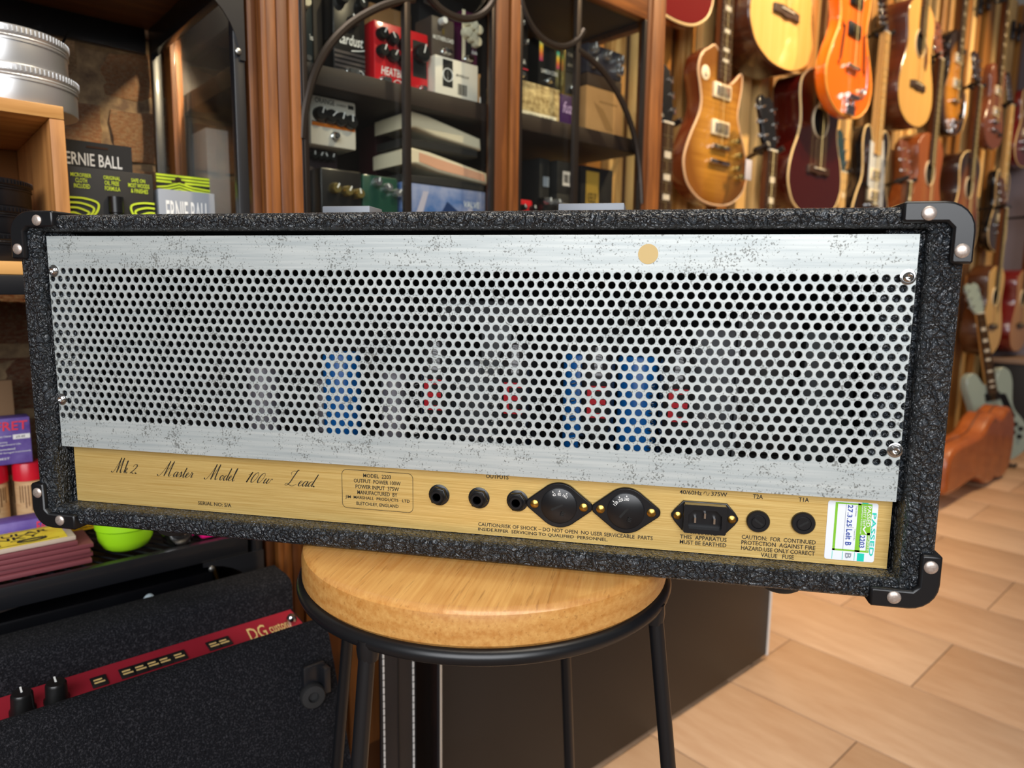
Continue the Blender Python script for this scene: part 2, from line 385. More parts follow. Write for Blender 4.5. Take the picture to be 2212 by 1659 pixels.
# ------------------------------------------------------------------ amplifier head, standing back to front on the stool (origin: bottom edge of its rear face)
amp = thing('amplifier_head', 'black leathercloth amplifier head seen from behind, perforated steel grille, on wooden stool', 'amplifier', (0, 0, .68))
AW, AH, AD = .37, .2737, .215
X0, X1, Z0, Z1 = -.3495, .3475, .0168, .2597
def rrect(x0, x1, z0, z1, r, m=6):
    out = []
    for cx, cz, a0 in ((x1-r, z1-r, 0), (x0+r, z1-r, 90), (x0+r, z0+r, 180), (x1-r, z0+r, 270)):
        for i in range(m + 1): a = rad(a0 + 90*i/m); out.append(Vector((cx + r*cos(a), cz + r*sin(a))))
    return out
sh = MB(); outer = rrect(-AW, AW, 0, AH, .016); inner = rrect(X0, X1, Z0, Z1, .0015); nn = len(outer)
prof = []
for i in range(nn):
    I, O = inner[i], outer[i]; d = (O - I); Lw = d.length; d.normalize(); r = .0055; row = [(I, AD - .02)]
    row.append((I, r))
    for a in (30, 60, 90): row.append((I + d*(r*(1 - cos(rad(a)))), r*(1 - sin(rad(a)))))
    for a in (90, 60, 30, 0): row.append((O - d*(r*(1 - cos(rad(a)))), r*(1 - sin(rad(a)))))
    row.append((O, AD - .004)); row.append((O - d*.004, AD)); prof.append(row)
K = len(prof[0]); vs = [(p.x, y, p.y) for row in prof for p, y in row]; fs = []
for i in range(nn):
    j = (i + 1) % nn
    for a in range(K - 1): fs.append((i*K + a, i*K + a + 1, j*K + a + 1, j*K + a))
sh.add(vs, fs); sh.add([(p.x, AD, p.y) for p in inset(outer, .004)], [tuple(range(nn-1, -1, -1))])
sh.build('cabinet_shell', TOLEX, amp, ang=50)
inn = MB(); inn.box(X0, X1, AD - .024, AD - .02, Z0, Z1); inn.build('baffle_board', DARKIN, amp)
for a_, b_ in ((X0, X0 + .024), (X1 - .024, X1)): cl = MB(); cl.box(a_, b_, .0105, .03, .071, Z1); cl.build('cleat', TOLEX, amp)
# corner caps
for sx in (-1, 1):
    for sz in (-1, 1):
        o = .0028; pts = [(-.0415, o - .0012), (-.040, o)]
        for a in range(90, -1, -15): pts.append((o - .019 + .019*cos(rad(a)), o - .019 + .019*sin(rad(a))))
        pts += [(o, -.036), (o - .0012, -.0375), (-.0095, -.0375), (-.0108, -.036), (-.0108, -.0145), (-.0145, -.0108), (-.040, -.0108), (-.0415, -.0095)]
        cx = AW*sx; cz = AH if sz > 0 else 0
        poly = [(cx + x*sx, cz + z*sz) for x, z in pts]
        c = MB(); c.prism(poly, -.0042, .032, .0016); co = c.build('corner_cap', BLACKPL, amp)
        for rx, rz in ((-.0262, -.0052), (-.0046, -.0292)):
            r = MB(); r.lathe([(.0046, 0), (.0046, .0006), (.0038, .0014), (.002, .0018), (0, .0019)], (cx + rx*sx, -.0042, cz + rz*sz), FWD, 20); r.build('rivet', RIVET, co)
# perforated grille sheet
GX0, GX1, GZ0, GZ1, GY = -.3478, .3437, .0706, .2563, .008
px_, pz_, hr = .00757, .00673, .00262; zt = .2265; NS = 16
g = MB(); gv = []; gf = []
def ringcell(cx, cz):
    base = len(gv); hx, hz = px_/2, pz_/2; cl_ = lambda x: min(max(x, GX0), GX1)
    for kind in range(4):
        for i in range(NS):
            a = 2*pi*i/NS; dx, dz = cos(a), sin(a)
            if kind == 0:
                k = min(hx/abs(dx) if abs(dx) > 1e-6 else 9, hz/abs(dz) if abs(dz) > 1e-6 else 9); x, z, y = dx*k, dz*k, 0
                if i % 4 == 2: x, z = math.copysign(hx, dx), math.copysign(hz, dz)
            elif kind == 1: x, z, y = dx*(hr + .00035), dz*(hr + .00035), 0
            elif kind == 2: x, z, y = dx*hr, dz*hr, .0004
            else: x, z, y = dx*hr, dz*hr, .0014
            gv.append((cl_(cx + x), GY + y, cz + z))
    for q in range(3):
        for i in range(NS):
            j = (i + 1) % NS; gf.append((base + q*NS + i, base + q*NS + j, base + (q+1)*NS + j, base + (q+1)*NS + i))
for r in range(20):
    off = -.3335 - 3*px_ + (px_/2 if r % 2 else 0)
    for c in range(96):
        x = off + c*px_
        if x + px_/2 < GX0 or x - px_/2 > GX1: continue
        ringcell(x, zt - r*pz_)
g.add(gv, gf)
zb = zt - 19*pz_ - pz_/2; ztp = zt + pz_/2
for a, b in ((ztp, GZ1), (GZ0, zb)):
    g.box(GX0, GX1, GY, GY + .0013, a, b)
gr = g.build('grille', GRILLE, amp, smooth=False)
for x, z in ((-.3425, .2266), (.3385, .2277), (-.3440, .1135), (.3400, .1078)):
    sc = MB(); sc.lathe([(.0052, 0), (.0052, .0006), (.0044, .0008), (.0036, .0008), (.0034, .0018), (.0022, .0026), (.0016, .0018), (0, .0012)], (x, GY, z), FWD, 20); sc.build('screw', CHROME, gr)
d = MB(); d.cyl((.165, GY, .2425), (.165, GY - .0003, .2425), .0072, n=32); d.build('paper_dot', mat('tan_paper', '#cdb17a', .8), gr)

# gold rear panel
PY = .018
pan = MB(); pan.box(-.3452, .3447, PY, PY + .002, .0172, .076); panel = pan.build('rear_panel', GOLD, amp, smooth=False)
ch = MB(); ch.box(-.3452, .3447, PY + .002, .19, .070, .0755); ch.build('chassis_top', mat('dull_steel', '#2c2a28', .6), amp)
def pz(px, py, y=PY): return on_y(px, py, y)
# script line drawn with a pen: strokes widen on the way down
def ribbon(mb, pts, w, y, kx, kz, ox, oz, shear=.62):
    P = [(p[0], p[1]) for p in pts]; P = smooth_loop([(a, b, 0) for a, b in P], 5, False)
    P = [Vector((ox + (p.x + shear*p.y)*kx, oz + p.y*kz)) for p in P]; vs = []; fs = []
    for i, p in enumerate(P):
        t = (P[min(i+1, len(P)-1)] - P[max(i-1, 0)]); t = t.normalized() if t.length > 0 else Vector((1, 0))
        nx = Vector((-t.y, t.x)); f = abs(t.y) if t.y < 0 else 0; ww = w*(.42 + 1.15*f*f)
        a, b = p + nx*ww/2, p - nx*ww/2; vs += [(a.x, y, a.y), (b.x, y, b.y)]
    for i in range(len(P) - 1): fs.append((2*i, 2*i+1, 2*i+3, 2*i+2))
    mb.add(vs, fs)
SCR = {
 'M': (2.9, [[(-1.1, .25), (-1.0, .02), (-.6, 0), (-.1, .7), (.55, 2.2), (.8, 3)], [(.8, 3), (.72, 1.6), (.62, 0)], [(.62, 0), (1.1, 1.3), (1.75, 3)], [(1.75, 3), (1.68, 1.3), (1.72, .25), (1.95, 0), (2.3, .3)]]),
 'k': (1.35, [[(-.1, .2), (.25, 1.2), (.42, 2.3), (.3, 2.5), (.2, 2.1), (.15, 0)], [(.15, .5), (.45, 1), (.75, .9), (.6, .6), (.35, .55)], [(.35, .55), (.65, .2), (.9, 0), (1.2, .25)]]),
 '2': (1.2, [[(.1, 1.3), (.15, 1.7), (.5, 1.9), (.85, 1.5), (.6, .8), (.05, .05)], [(.05, .05), (.35, .25), (.65, 0), (1.0, .1), (1.1, .35)]]),
 '.': (.6, [[(.05, .22), (.08, .0)], [(.14, .22), (.16, .0)]]),
 'a': (1.25, [[(.85, .85), (.5, 1), (.15, .7), (.1, .25), (.3, 0), (.6, .25), (.9, .9)], [(.9, 1), (.85, .3), (.95, 0), (1.25, .3)]]),
 's': (.95, [[(0, .3), (.4, 1.05), (.5, 1.1)], [(.45, 1.05), (.6, .6), (.62, .2), (.35, 0), (.15, .12)], [(.35, 0), (.7, .1), (.95, .35)]]),
 't': (.85, [[(0, .3), (.3, 1), (.42, 1.9)], [(.42, 1.9), (.32, .7), (.38, .05), (.6, 0), (.85, .3)], [(.05, 1.15), (.75, 1.2)]]),
 'e': (.95, [[(0, .3), (.4, .55), (.62, .85), (.45, 1.02), (.2, .8), (.12, .3), (.35, 0), (.65, .1), (.95, .4)]]),
 'r': (.9, [[(0, .3), (.3, 1.1), (.35, .95), (.65, .95)], [(.65, .95), (.55, .4), (.6, .05), (.9, .3)]]),
 'o': (1.0, [[(.5, 1), (.15, .75), (.1, .25), (.35, 0), (.65, .25), (.7, .75), (.5, 1), (.7, .8), (1.0, .85)]]),
 'd': (1.3, [[(.85, .85), (.5, 1), (.15, .7), (.1, .25), (.3, 0), (.6, .25), (.9, .9), (1.05, 1.6), (1.12, 2.4)], [(1.12, 2.4), (.92, .8), (.95, .05), (1.3, .3)]]),
 'l': (.8, [[(0, .3), (.3, 1.1), (.5, 2.2), (.42, 2.5), (.28, 2.2)], [(.28, 2.2), (.22, .7), (.3, .05), (.5, 0), (.8, .3)]]),
 '1': (.95, [[(.05, 1.4), (.3, 1.6), (.5, 2)], [(.5, 2), (.35, .0)], [(.5, 2), (.42, .0)]]),
 '0': (1.25, [[(.6, 2), (.2, 1.6), (.1, .6), (.4, 0), (.8, .5), (.9, 1.5), (.6, 2)]]),
 'w': (1.5, [[(0, .5), (.2, 1.0)], [(.2, 1), (.12, .3), (.3, 0), (.55, .3), (.75, .95)], [(.75, .95), (.66, .3), (.85, 0), (1.15, .4), (1.2, .95), (1.45, .8)]]),
 'L': (2.5, [[(.1, 2.0), (-.15, 2.4), (.2, 2.75), (.75, 2.7), (1.1, 3.0), (1.15, 2.9)], [(1.0, 2.95), (.75, 1.8), (.55, .6), (.2, .05), (-.3, .02), (-.25, .3), (.2, .3), (.9, 0), (1.5, -.05), (2.1, .35)]]),
 ' ': (.9, [])}
sl = MB()
def script(word, x0, x1, zb):
    adv = sum(SCR[c][0] for c in word); kx = (x1 - x0)/adv; x = x0
    for c in word:
        for st in SCR[c][1]: ribbon(sl, st, .00068, PY - .0002, kx, .0047, x, zb)
        x += SCR[c][0]*kx
    return x
zsb = .0465
for wtxt, a, b in (('Mk', (248, 1021), (276, 1023)), ('2.', (280, 1025), (298, 1027)), ('Master', (349, 1030), (415, 1034)), ('Model', (450, 1037), (506, 1042)), ('100w', (528, 1043), (584, 1046)), ('Lead.', (618, 1046), (682, 1050))):
    (xa, _), (xb, _) = pz(*a), pz(*b); script(wtxt, xa, xb, zsb)
sl.build('script_lettering', INK, panel, smooth=False)
tx = MB()
def flush():
    global tx
    tx.build('lettering', INK, panel, smooth=False); tx = MB()
def ptext(s, x0, x1, z, h): tx.text(s, x0, x1, z, z + h, PY - .0002)
ptext('SERIAL NO: S/A', -.2196, -.1868, .0226, .0033)
flush()
bx0, bx1 = -.0818, -.0185; bz0, bz1 = .0306, .0642
rr = rrect(bx0, bx1, bz0, bz1, .0045); ri = rrect(bx0 + .0004, bx1 - .0004, bz0 + .0004, bz1 - .0004, .0041); n_ = len(rr)
tx.add([(p.x, PY - .0002, p.y) for p in rr] + [(p.x, PY - .0002, p.y) for p in ri], [(i, (i+1) % n_, n_ + (i+1) % n_, n_ + i) for i in range(n_)])
bc = (bx0 + bx1)/2
for i, (s_, w_) in enumerate((('MODEL  2203', .0245), ('OUTPUT  POWER 100W', .0415), ('POWER INPUT  375W', .0385), ('MANUFACTURED  BY', .0355), ('JIM  MARSHALL  PRODUCTS   LTD', .0572), ('BLETCHLEY, ENGLAND', .0375))):
    ptext(s_, bc - w_/2, bc + w_/2, .0582 - i*.00495, .0034)
flush()
ptext('OUTPUTS', .0433, .0618, .0648, .0034)
flush()
ptext('CAUTION:RISK OF SHOCK – DO NOT OPEN  NO USER SERVICEABLE  PARTS', .0371, .1768, .0243, .0031)
ptext('INSIDE.REFER  SERVICING TO QUALIFIED  PERSONNEL.', .0371, .1424, .0199, .0031)
flush()
ptext('40/60Hz', .1954, .2118, .0628, .0033); ptext('375W', .2187, .2303, .0630, .0033)
w_pts = [(.2132, .0640), (.2138, .0658), (.2148, .0660), (.2153, .0645), (.2158, .0632), (.2168, .0634), (.2172, .0652)]
tx.tube([(a, PY - .0003, b) for a, b in w_pts], .0002, 4)
flush()
ptext('T2A', .2488, .2559, .0632, .0033); flush(); ptext('T1A', .2810, .2882, .0632, .0033)
flush()
for i, (s_, w_) in enumerate((('WARNING:', .0205), ('THIS  APPARATUS', .0345), ('MUST BE EARTHED', .0345))): ptext(s_, .2145 - w_/2, .2145 + w_/2, .0318 - i*.0042, .0032)
flush()
for i, (s_, w_) in enumerate((('CAUTION:  FOR  CONTINUED', .0525), ('PROTECTION  AGAINST FIRE', .0525), ('HAZARD.USE ONLY CORRECT', .0525), ('VALUE   FUSE', .0235))): ptext(s_, .2688 - w_/2, .2688 + w_/2, .0312 - i*.0043, .0033)
flush()
# output jacks
for x in (.0040, .0377, .0695):
    j = MB(); z = .0480; r6 = .0079; a0 = random.uniform(0, 1)
    j.prism([(x + r6*cos(a0 + i*pi/3), z + r6*sin(a0 + i*pi/3)) for i in range(6)], PY - .0052, PY, .0008)
    j.lathe([(.0088, 0), (.0088, .0008), (.0074, .0014)], (x, PY, z), FWD, 24)
    j.lathe([(.0058, .0052), (.0058, .0070), (.0050, .0078), (.0034, .0078), (.0034, -.006), (0, -.006)], (x, PY, z), FWD, 24)
    j.build('jack_socket', BLACKPL, amp)
# rotary selectors
def selector(x, z, slot, txts):
    hw = .0262; r = .0181; a = math.acos(.0042/hw) if 0 else None; pts = []
    for i in range(-9, 10): th = rad(90 + i*4.6); pts.append((x + r*cos(th), z + r*sin(th)))
    for i in range(-5, 6): th = rad(180 + i*9); pts.append((x - hw + .005 + .005*cos(th), z + .005*sin(th)))
    for i in range(-9, 10): th = rad(270 + i*4.6); pts.append((x + r*cos(th), z + r*sin(th)))
    for i in range(-5, 6): th = rad(i*9); pts.append((x + hw - .005 + .005*cos(th), z + .005*sin(th)))
    m = MB(); m.prism(pts, PY - .004, PY, .0008); m.lathe([(.0142, .004), (.0142, .0052), (.0136, .0056), (0, .0056)], (x, PY, z), FWD, 36)
    o = m.build('selector', BLACKPL, amp)
    q = MB(); mx = Matrix.Translation((x - .0012, PY - .0057, z - .001)) @ Matrix.Rotation(rad(-slot), 4, 'Y'); q.box(-.0052, .0052, 0, .0003, -.0009, .0009, mx=mx)
    mx2 = Matrix.Translation((x + .003, PY - .0058, z - .0062)) @ Matrix.Rotation(rad(15), 4, 'Y')
    for k in range(3): q.box(-.0016, .0016, 0, .0002, -.0016 + k*.0013, -.0010 + k*.0013, mx=mx2)
    q.box(-.0016, -.0010, 0, .0002, -.0016, .0016, mx=mx2); q.build('slot', mat('slot_shadow', '#050505', .7), o)
    for sx in (-1, 1):
        sc = MB(); sc.lathe([(.0035, 0), (.0033, .001), (.0018, .0019), (0, .0021)], (x + sx*.0194, PY - .004, z), FWD, 18); sc.build('screw', BRASS, o)
    w = MB()
    for s_, ang in txts:
        mx = Matrix.Translation((x, PY - .0058, z)) @ Matrix.Rotation(rad(90 - ang), 4, 'Y')
        wd_ = .00115*len(s_); w.text(s_, -wd_/2*1.1, wd_/2*1.1, .0086, .0110, 0, mx=mx)
        w.add([(-.0006, 0, .0116), (.0006, 0, .0116), (0, 0, .0131)], [(0, 1, 2)], mx=mx)
    w.build('dial_numerals', WHITE, o, smooth=False)
selector(.1035, .0477, 28, (('4Ω', 113), ('8Ω', 88), ('16Ω', 60)))
selector(.1555, .0474, 52, (('120', 142), ('220', 115), ('240', 88)))
# mains inlet
cx, cz = .2144, .0466; m = MB(); fr = [(-.0246, .001), (-.0222, .0048), (-.0160, .0118), (.0160, .0118), (.0222, .0048), (.0246, .001), (.0246, -.001), (.0222, -.0048), (.0160, -.0118), (-.0160, -.0118), (-.0222, -.0048), (-.0246, -.001)]
m.prism([(cx + a, cz + b) for a, b in fr], PY - .003, PY, .0008)
hole = [(-.0122, .0032), (-.0082, .0072), (.0082, .0072), (.0122, .0032), (.0122, -.0066), (.0112, -.0076), (-.0112, -.0076), (-.0122, -.0066)]
out8 = [(-.0160, .0060), (-.0100, .0110), (.0100, .0110), (.0160, .0060), (.0160, -.0090), (.0140, -.0110), (-.0140, -.0110), (-.0160, -.0090)]
out8 = [(-.0158, .0100), (-.0150, .0112), (.0150, .0112), (.0158, .0100), (.0158, -.0100), (.0150, -.0112), (-.0150, -.0112), (-.0158, -.0100)]
vs = [(cx + a, PY - .003, cz + b) for a, b in out8] + [(cx + a*.985, PY - .0092, cz + b*.985) for a, b in out8] + [(cx + a, PY - .0092, cz + b) for a, b in hole] + [(cx + a, PY - .0035, cz + b) for a, b in hole]
fs = []
for q in range(3):
    for i in range(8): fs.append((q*8 + i, q*8 + (i+1) % 8, (q+1)*8 + (i+1) % 8, (q+1)*8 + i))
fs.append(tuple(24 + i for i in range(8))); m.add(vs, fs); inlet = m.build('mains_inlet', BLACKPL, amp, ang=25)
for dx, dz in ((-.0070, -.0014), (0, .0024), (.0070, -.0014)):
    p = MB(); p.box(cx + dx - .0007, cx + dx + .0007, PY - .0075, PY - .0034, cz + dz - .002, cz + dz + .002); p.build('pin', CHROME, inlet)
for sx in (-1, 1):
    sc = MB(); sc.lathe([(.0031, 0), (.003, .0008), (.0016, .0016), (0, .0018)], (cx + sx*.0198, PY - .003, cz), FWD, 18); sc.build('screw', BRASS, inlet)
# fuse holders
for x, z, an in ((.2534, .0462, 35), (.2852, .0474, -35)):
    m = MB(); m.lathe([(.0084, 0), (.0084, .0022), (.0078, .003), (.0054, .003), (.0051, .0024), (.0046, .0024), (.0045, .0034), (0, .0034)], (x, PY, z), FWD, 30); o = m.build('fuse_holder', BLACKPL, amp)
    q = MB(); mx = Matrix.Translation((x, PY - .0036, z)) @ Matrix.Rotation(rad(an), 4, 'Y'); q.box(-.0036, .0036, 0, .0003, -.0008, .0008, mx=mx); q.build('slot', MATS['slot_shadow'], o)
# safety test sticker, read from the side
st = MB(); s0, s1, q0, q1 = .3015, .3355, .0212, .0658; st.prism(rrect(s0, s1, q0, q1, .0018), PY - .0004, PY); sticker = st.build('safety_sticker', mat('sticker_white', '#e6e9ef', .45), amp, smooth=False)
GRN = mat('sticker_green', '#7fbf2a', .45); TEAL = mat('sticker_teal', '#18c9b0', .45); BLUE = mat('pen_blue', '#1b3f9c', .5)
def srect(mb, u0, u1, v0, v1, lift=1): # u: 0 left..1 right across, v: 0 top..1 bottom
    mb.box(s0 + (s1-s0)*u0, s0 + (s1-s0)*u1, PY - .0004 - .0001*lift, PY - .0004, q1 - (q1-q0)*v1, q1 - (q1-q0)*v0)
def stext(mb, s_, u0, u1, v0, v1, lift=4): # turned a quarter: top of letters points right
    mx = Matrix.Translation((s0 + (s1-s0)*u0, PY - .0004 - .0001*lift, q1 - (q1-q0)*v0)) @ Matrix.Rotation(rad(90), 4, 'Y')
    mb.text(s_, 0, (q1-q0)*(v1-v0), 0, (s1-s0)*(u1-u0), 0, mx=mx)
m = MB(); srect(m, .15, .20, .02, .84); srect(m, .20, .88, .02, .045); srect(m, .15, .88, .81, .84); srect(m, .60, .66, .02, .84); srect(m, .66, .88, .02, .54, 2); srect(m, .82, .88, .5, .84, 2); srect(m, .66, .70, .5, .84); m.build('green_label', GRN, sticker, smooth=False)
m = MB(); stext(m, 'PASSED', .89, .975, .16, .89); srect(m, .66, .8, .86, .995); srect(m, .15, .16, .85, .99); srect(m, .36, .37, .85, .99); srect(m, .60, .61, .85, .99); srect(m, .68, .8, .0, .02); m.build('teal_print', TEAL, sticker, smooth=False)
m = MB(); stext(m, 'PASSED', .785, .865, .05, .40); stext(m, 'SAFETY TEST', .715, .765, .05, .40); stext(m, 'EQUIPMENT IS SAFE TO USE', .67, .70, .05, .53)
mx = Matrix.Translation((s0 + (s1-s0)*.76, PY - .0009, q1 - (q1-q0)*.47))
m.add([(-.0036, 0, .0002), (-.0030, 0, .0010), (-.0012, 0, -.0002), (.0022, 0, .0018), (.0026, 0, .0012), (-.0012, 0, -.0014)], [(0, 5, 2, 1), (5, 4, 3, 2)], mx=mx @ Matrix.Rotation(rad(90), 4, 'Y')); stext(m, 'APPLIANCE ID.', .835, .872, .54, .82); m.build('white_print', WHITE, sticker, smooth=False)
m = MB(); stext(m, '27.3.25', .40, .50, .05, .42); stext(m, 'Leit B', .40, .52, .46, .74); stext(m, '2203', .68, .785, .55, .76); m.build('handwriting', BLUE, sticker, smooth=False)
m = MB(); stext(m, 'Test Date:', .555, .585, .06, .24); stext(m, 'Tested By:', .555, .585, .45, .65); srect(m, .36, .368, .045, .82); srect(m, .40, .55, .43, .436); stext(m, 'B', .42, .54, .87, .96); m.build('grey_print', mat('grey_print', '#8c929c', .6), sticker, smooth=False)
# feet, handle, vents on top
HNDL = ((-.129, -.083), (.0874, .143))
for x in (-.256, .275):
    for y in (.035, .175):
        m = MB(); m.lathe([(.019, 0), (.019, -.004), (.015, -.010), (.012, -.012), (0, -.012)], (x, y, .0005), (0, 0, 1), 26); m.build('rubber_foot', RUBBER, amp)
m = MB(); m.box(-.145, .145, .09, .118, AH - .001, AH + .0035, .001); hd = m.build('carry_handle', BLACKPL, amp)
for a, b in HNDL:
    m = MB(); m.box(a, b, .088, .118, AH - .001, AH + .0148, .001); m.build('handle_end', mat('pale_metal', '#7b7f86', .5, .2), hd)
for a, b in ((-.29, -.215), (.20, .31)):
    m = MB(); m.box(a, b, .07, .14, AH - .001, AH + .003, .0012); m.build('top_vent', BLACKPL, amp)
# electronics behind the grille
ZC = .0755
def on_x(px, y): return on_y(px, 850, y)[0]
BLUECAN = mat('blue_can', '#0d66b4', .35); ALU = mat('dull_aluminium', '#7a767c', .45, .2); IRONP = mat('transformer_steel', '#4c4e51', .5, .2); TUBEG = mat('smoked_tube', '#3b3a3b', .12, .3, .5)
for x0, x1, zt_ in ((-.1311, -.0965, .155), (.0950, .1260, .161), (.1420, .1765, .161)):
    m = MB(); r = (x1-x0)/2; m.lathe([(r*.95, 0), (r, .003), (r, zt_ - ZC - .003), (r*.9, zt_ - ZC), (r*.7, zt_ - ZC - .001), (0, zt_ - ZC - .001)], ((x0+x1)/2, .09, ZC), (0, 0, 1), 28); tag(m.build('capacitor', BLUECAN, amp), 'blue capacitor can')
for x, r, h, y in ((-.189, .0135, .066, .08), (-.142, .010, .05, .115), (-.066, .012, .062, .10)):
    m = MB(); m.lathe([(r, 0), (r, h - .003), (r*.85, h), (0, h)], (x, y, ZC), (0, 0, 1), 24); tag(m.build('capacitor', ALU, amp), 'silver capacitor can')
for x in (-.016, .055, .126, .192):
    m = MB(); r = .0145; y = .075; m.lathe([(r*1.05, 0), (r*1.05, .018), (r*.8, .02)], (x, y, ZC), (0, 0, 1), 22); tb = m.build('valve', BLACKPL, amp)
    m = MB(); m.lathe([(r*.8, .018), (r, .026), (r, .082), (r*.7, .094), (0, .098)], (x, y, ZC), (0, 0, 1), 22); m.build('glass_bulb', TUBEG, tb)
    m = MB(); m.text('E', x - .007, x + .009, ZC + .035, ZC + .062, y - r*1.02); m.build('red_print', mat('valve_red', '#d01a2a', .4), tb, smooth=False)
    m = MB(); xs = x - .020
    m.tube([(xs + .0025*cos(a*1.2), y + .0025*sin(a*1.2), ZC + .004 + a*.0007) for a in range(0, 90)], .0005, 4); m.build('retainer_spring', STEEL, tb)
m = MB(); m.box(-.021, .0735, .10, .16, .184, .2055, .002); m.box(.018, .046, .10, .15, ZC, .186, .001); m.box(-.012, .064, .105, .155, ZC, .15, .002); tag(m.build('transformer', IRONP, amp), 'grey steel transformer with bracket')
m = MB(); m.box(.206, .2405, .10, .17, ZC, .187, .002); m.box(.2405, .243, .095, .175, ZC, .20); m.build('transformer', IRONP, amp)
m = MB(); m.box(.244, .293, .11, .18, ZC, .20, .004); m.build('winding', mat('dark_winding', '#17110f', .5), amp)
m = MB(); m.box(.2945, .335, .10, .17, ZC, .185, .002); m.build('transformer', mat('dark_transformer', '#3c4042', .5, .3), amp)

# ------------------------------------------------------------------ stool
stool = thing('bar_stool', 'round bar stool with thick oak seat and black tube legs under the amplifier', 'stool', (.030, .075, 0))
def oak():
    k = NT('varnished_oak'); v = k.coords((1, 1, 1)); mp = k.coords((150, 5, 150)); pores = k.ramp(k.noise(k.coords((420, 26, 420)), 1.0, 3, .6), [(.60, 0.0), (.68, 1.0)])
    f = k.noise(mp, 2.2, 5, .65); w = k.n('ShaderNodeTexWave', wave_type='RINGS'); w.inputs['Scale'].default_value = 26; w.inputs['Distortion'].default_value = 5; w.inputs['Detail'].default_value = 2
    k.l(k.coords((1.3, .25, 1)), w.inputs['Vector']); g = k.math('ADD', k.math('MULTIPLY', f, .86), k.math('MULTIPLY', w.outputs['Fac'], .14))
    k.l(k.mix(k.math('MULTIPLY', pores, .4), k.ramp(g, [(.3, '#b47836'), (.7, '#cf9c58')]), '#7d4c1c'), k.b.inputs['Base Color']); k.b.inputs['Roughness'].default_value = .38; k.b.inputs['Coat Weight'].default_value = .35; k.b.inputs['Coat Roughness'].default_value = .12
    k.bump(f, .1, .0005); return k.m
m = MB(); m.lathe([(.158, .6525), (.160, .655), (.160, .671), (.1585, .6765), (.155, .6788), (.150, .6794), (0, .6794)], (0, 0, 0), (0, 0, 1), 96); m.build('seat', oak(), stool)
rg = MB(); rg.tube([(.1585*cos(2*pi*i/96), .1585*sin(2*pi*i/96), .6465) for i in range(96)], .0062, 10, True); rg.build('seat_ring', SATIN, stool)
for a in (-108.5, -17, 72, 161):
    c_, s_ = cos(rad(a)), sin(rad(a)); m = MB(); m.cyl((.1575*c_, .1575*s_, .646), (.238*c_, .238*s_, .006), .0062, n=14); lg = m.build('leg', SATIN, stool)
    m = MB(); m.lathe([(.008, 0), (.008, .006), (.007, .016)], (.2385*c_, .2385*s_, .0), (0, 0, 1), 14); m.build('foot_cap', RUBBER, lg)
    m = MB(); m.lathe([(.0075, -.012), (.0085, -.004), (.008, .004)], (.1575*c_, .1575*s_, .644), (0, 0, 1), 12); m.build('weld', SATIN, lg)
fr_ = MB(); fr_.tube([(.2075*cos(2*pi*i/64), .2075*sin(2*pi*i/64), .25) for i in range(64)], .005, 8, True); fr_.build('foot_ring', SATIN, stool)
# ------------------------------------------------------------------ generic boxed goods and pedals (front faces -t)
def prints(parent, w, h, lst, y=-.0004):
    """lst: (part name, material, shapes) with shapes in fractions of the face"""
    for nm, mt, shapes in lst:
        b = MB()
        for sh_ in shapes:
            k = sh_[0]
            if k == 'r': b.box(sh_[1]*w, sh_[2]*w, y, y + .0003, sh_[3]*h, sh_[4]*h)
            elif k == 't': b.text(sh_[1], sh_[2]*w, sh_[3]*w, sh_[4]*h, sh_[5]*h, y - .0003, shear=(sh_[6] if len(sh_) > 6 else 0))
            elif k == 'o': b.tube([(sh_[1]*w + sh_[3]*cos(2*pi*i/24), y - .0003, sh_[2]*h + sh_[3]*sin(2*pi*i/24)) for i in range(24)], sh_[4], 4, True)
            elif k == 'p': b.prism([(a*w, c*h) for a, c in sh_[1]], y - .0002, y)
            elif k == 'l': b.tube(smooth_loop([(a*w, y - .0003, c*h) for a, c in sh_[1]], 4, False), sh_[2], 4)
        b.build(nm, mt, parent, smooth=False)
def carton(name, label, cat, s0, s1, z0, z1, t, depth, m, lst=(), group=None, bev=.0008, yaw=0, back=None):
    o = wthing(name, label, cat, s0, t, z0, group, yaw); w, h = s1 - s0, z1 - z0
    b = MB(); b.box(0, w, 0, depth, 0, h, bev); body = b.build('carton' if cat == 'box' else 'casing', m, o)
    prints(o, w, h, lst); return o, w, h
KNOBB = mat('knob_black', '#141414', .3); KNOBC = mat('knob_cream', '#e6dcbf', .35); KNOBS = mat('knob_silver', '#c9c9cc', .22, .9); GOLDK = mat('knob_gold', '#c9b069', .25, .9)
def pedal(label, s0, s1, z0, z1, t, m, knobs=(), lst=(), switches=(), depth=.05, group='effects pedals in the display cabinet', yaw=0, ptr=True):
    o, w, h = carton('effects_pedal', label, 'pedal', s0, s1, z0, z1, t, depth, m, lst, group, .003, yaw)
    for fx, fz, r, km in knobs:
        b = MB(); x, z = fx*w, fz*h; b.lathe([(r, 0), (r*.95, .010), (r*.8, .0125), (0, .0125)], (x, 0, z), FWD, 14); ko = b.build('knob', km, o)
        if ptr:
            q = MB(); mx = Matrix.Translation((x, -.0127, z)) @ Matrix.Rotation(random.uniform(-.8, .8), 4, 'Y'); q.box(-.0009, .0009, -.0006, .0004, 0, r*.95, mx=mx); q.build('pointer', WHITE, ko)
    for fx, fz in switches:
        b = MB(); b.lathe([(.0068, 0), (.0068, .004), (.005, .004), (.005, .011), (.004, .013), (0, .013)], (fx*w, 0, fz*h), FWD, 14); b.build('footswitch', CHROME, o)
    return o

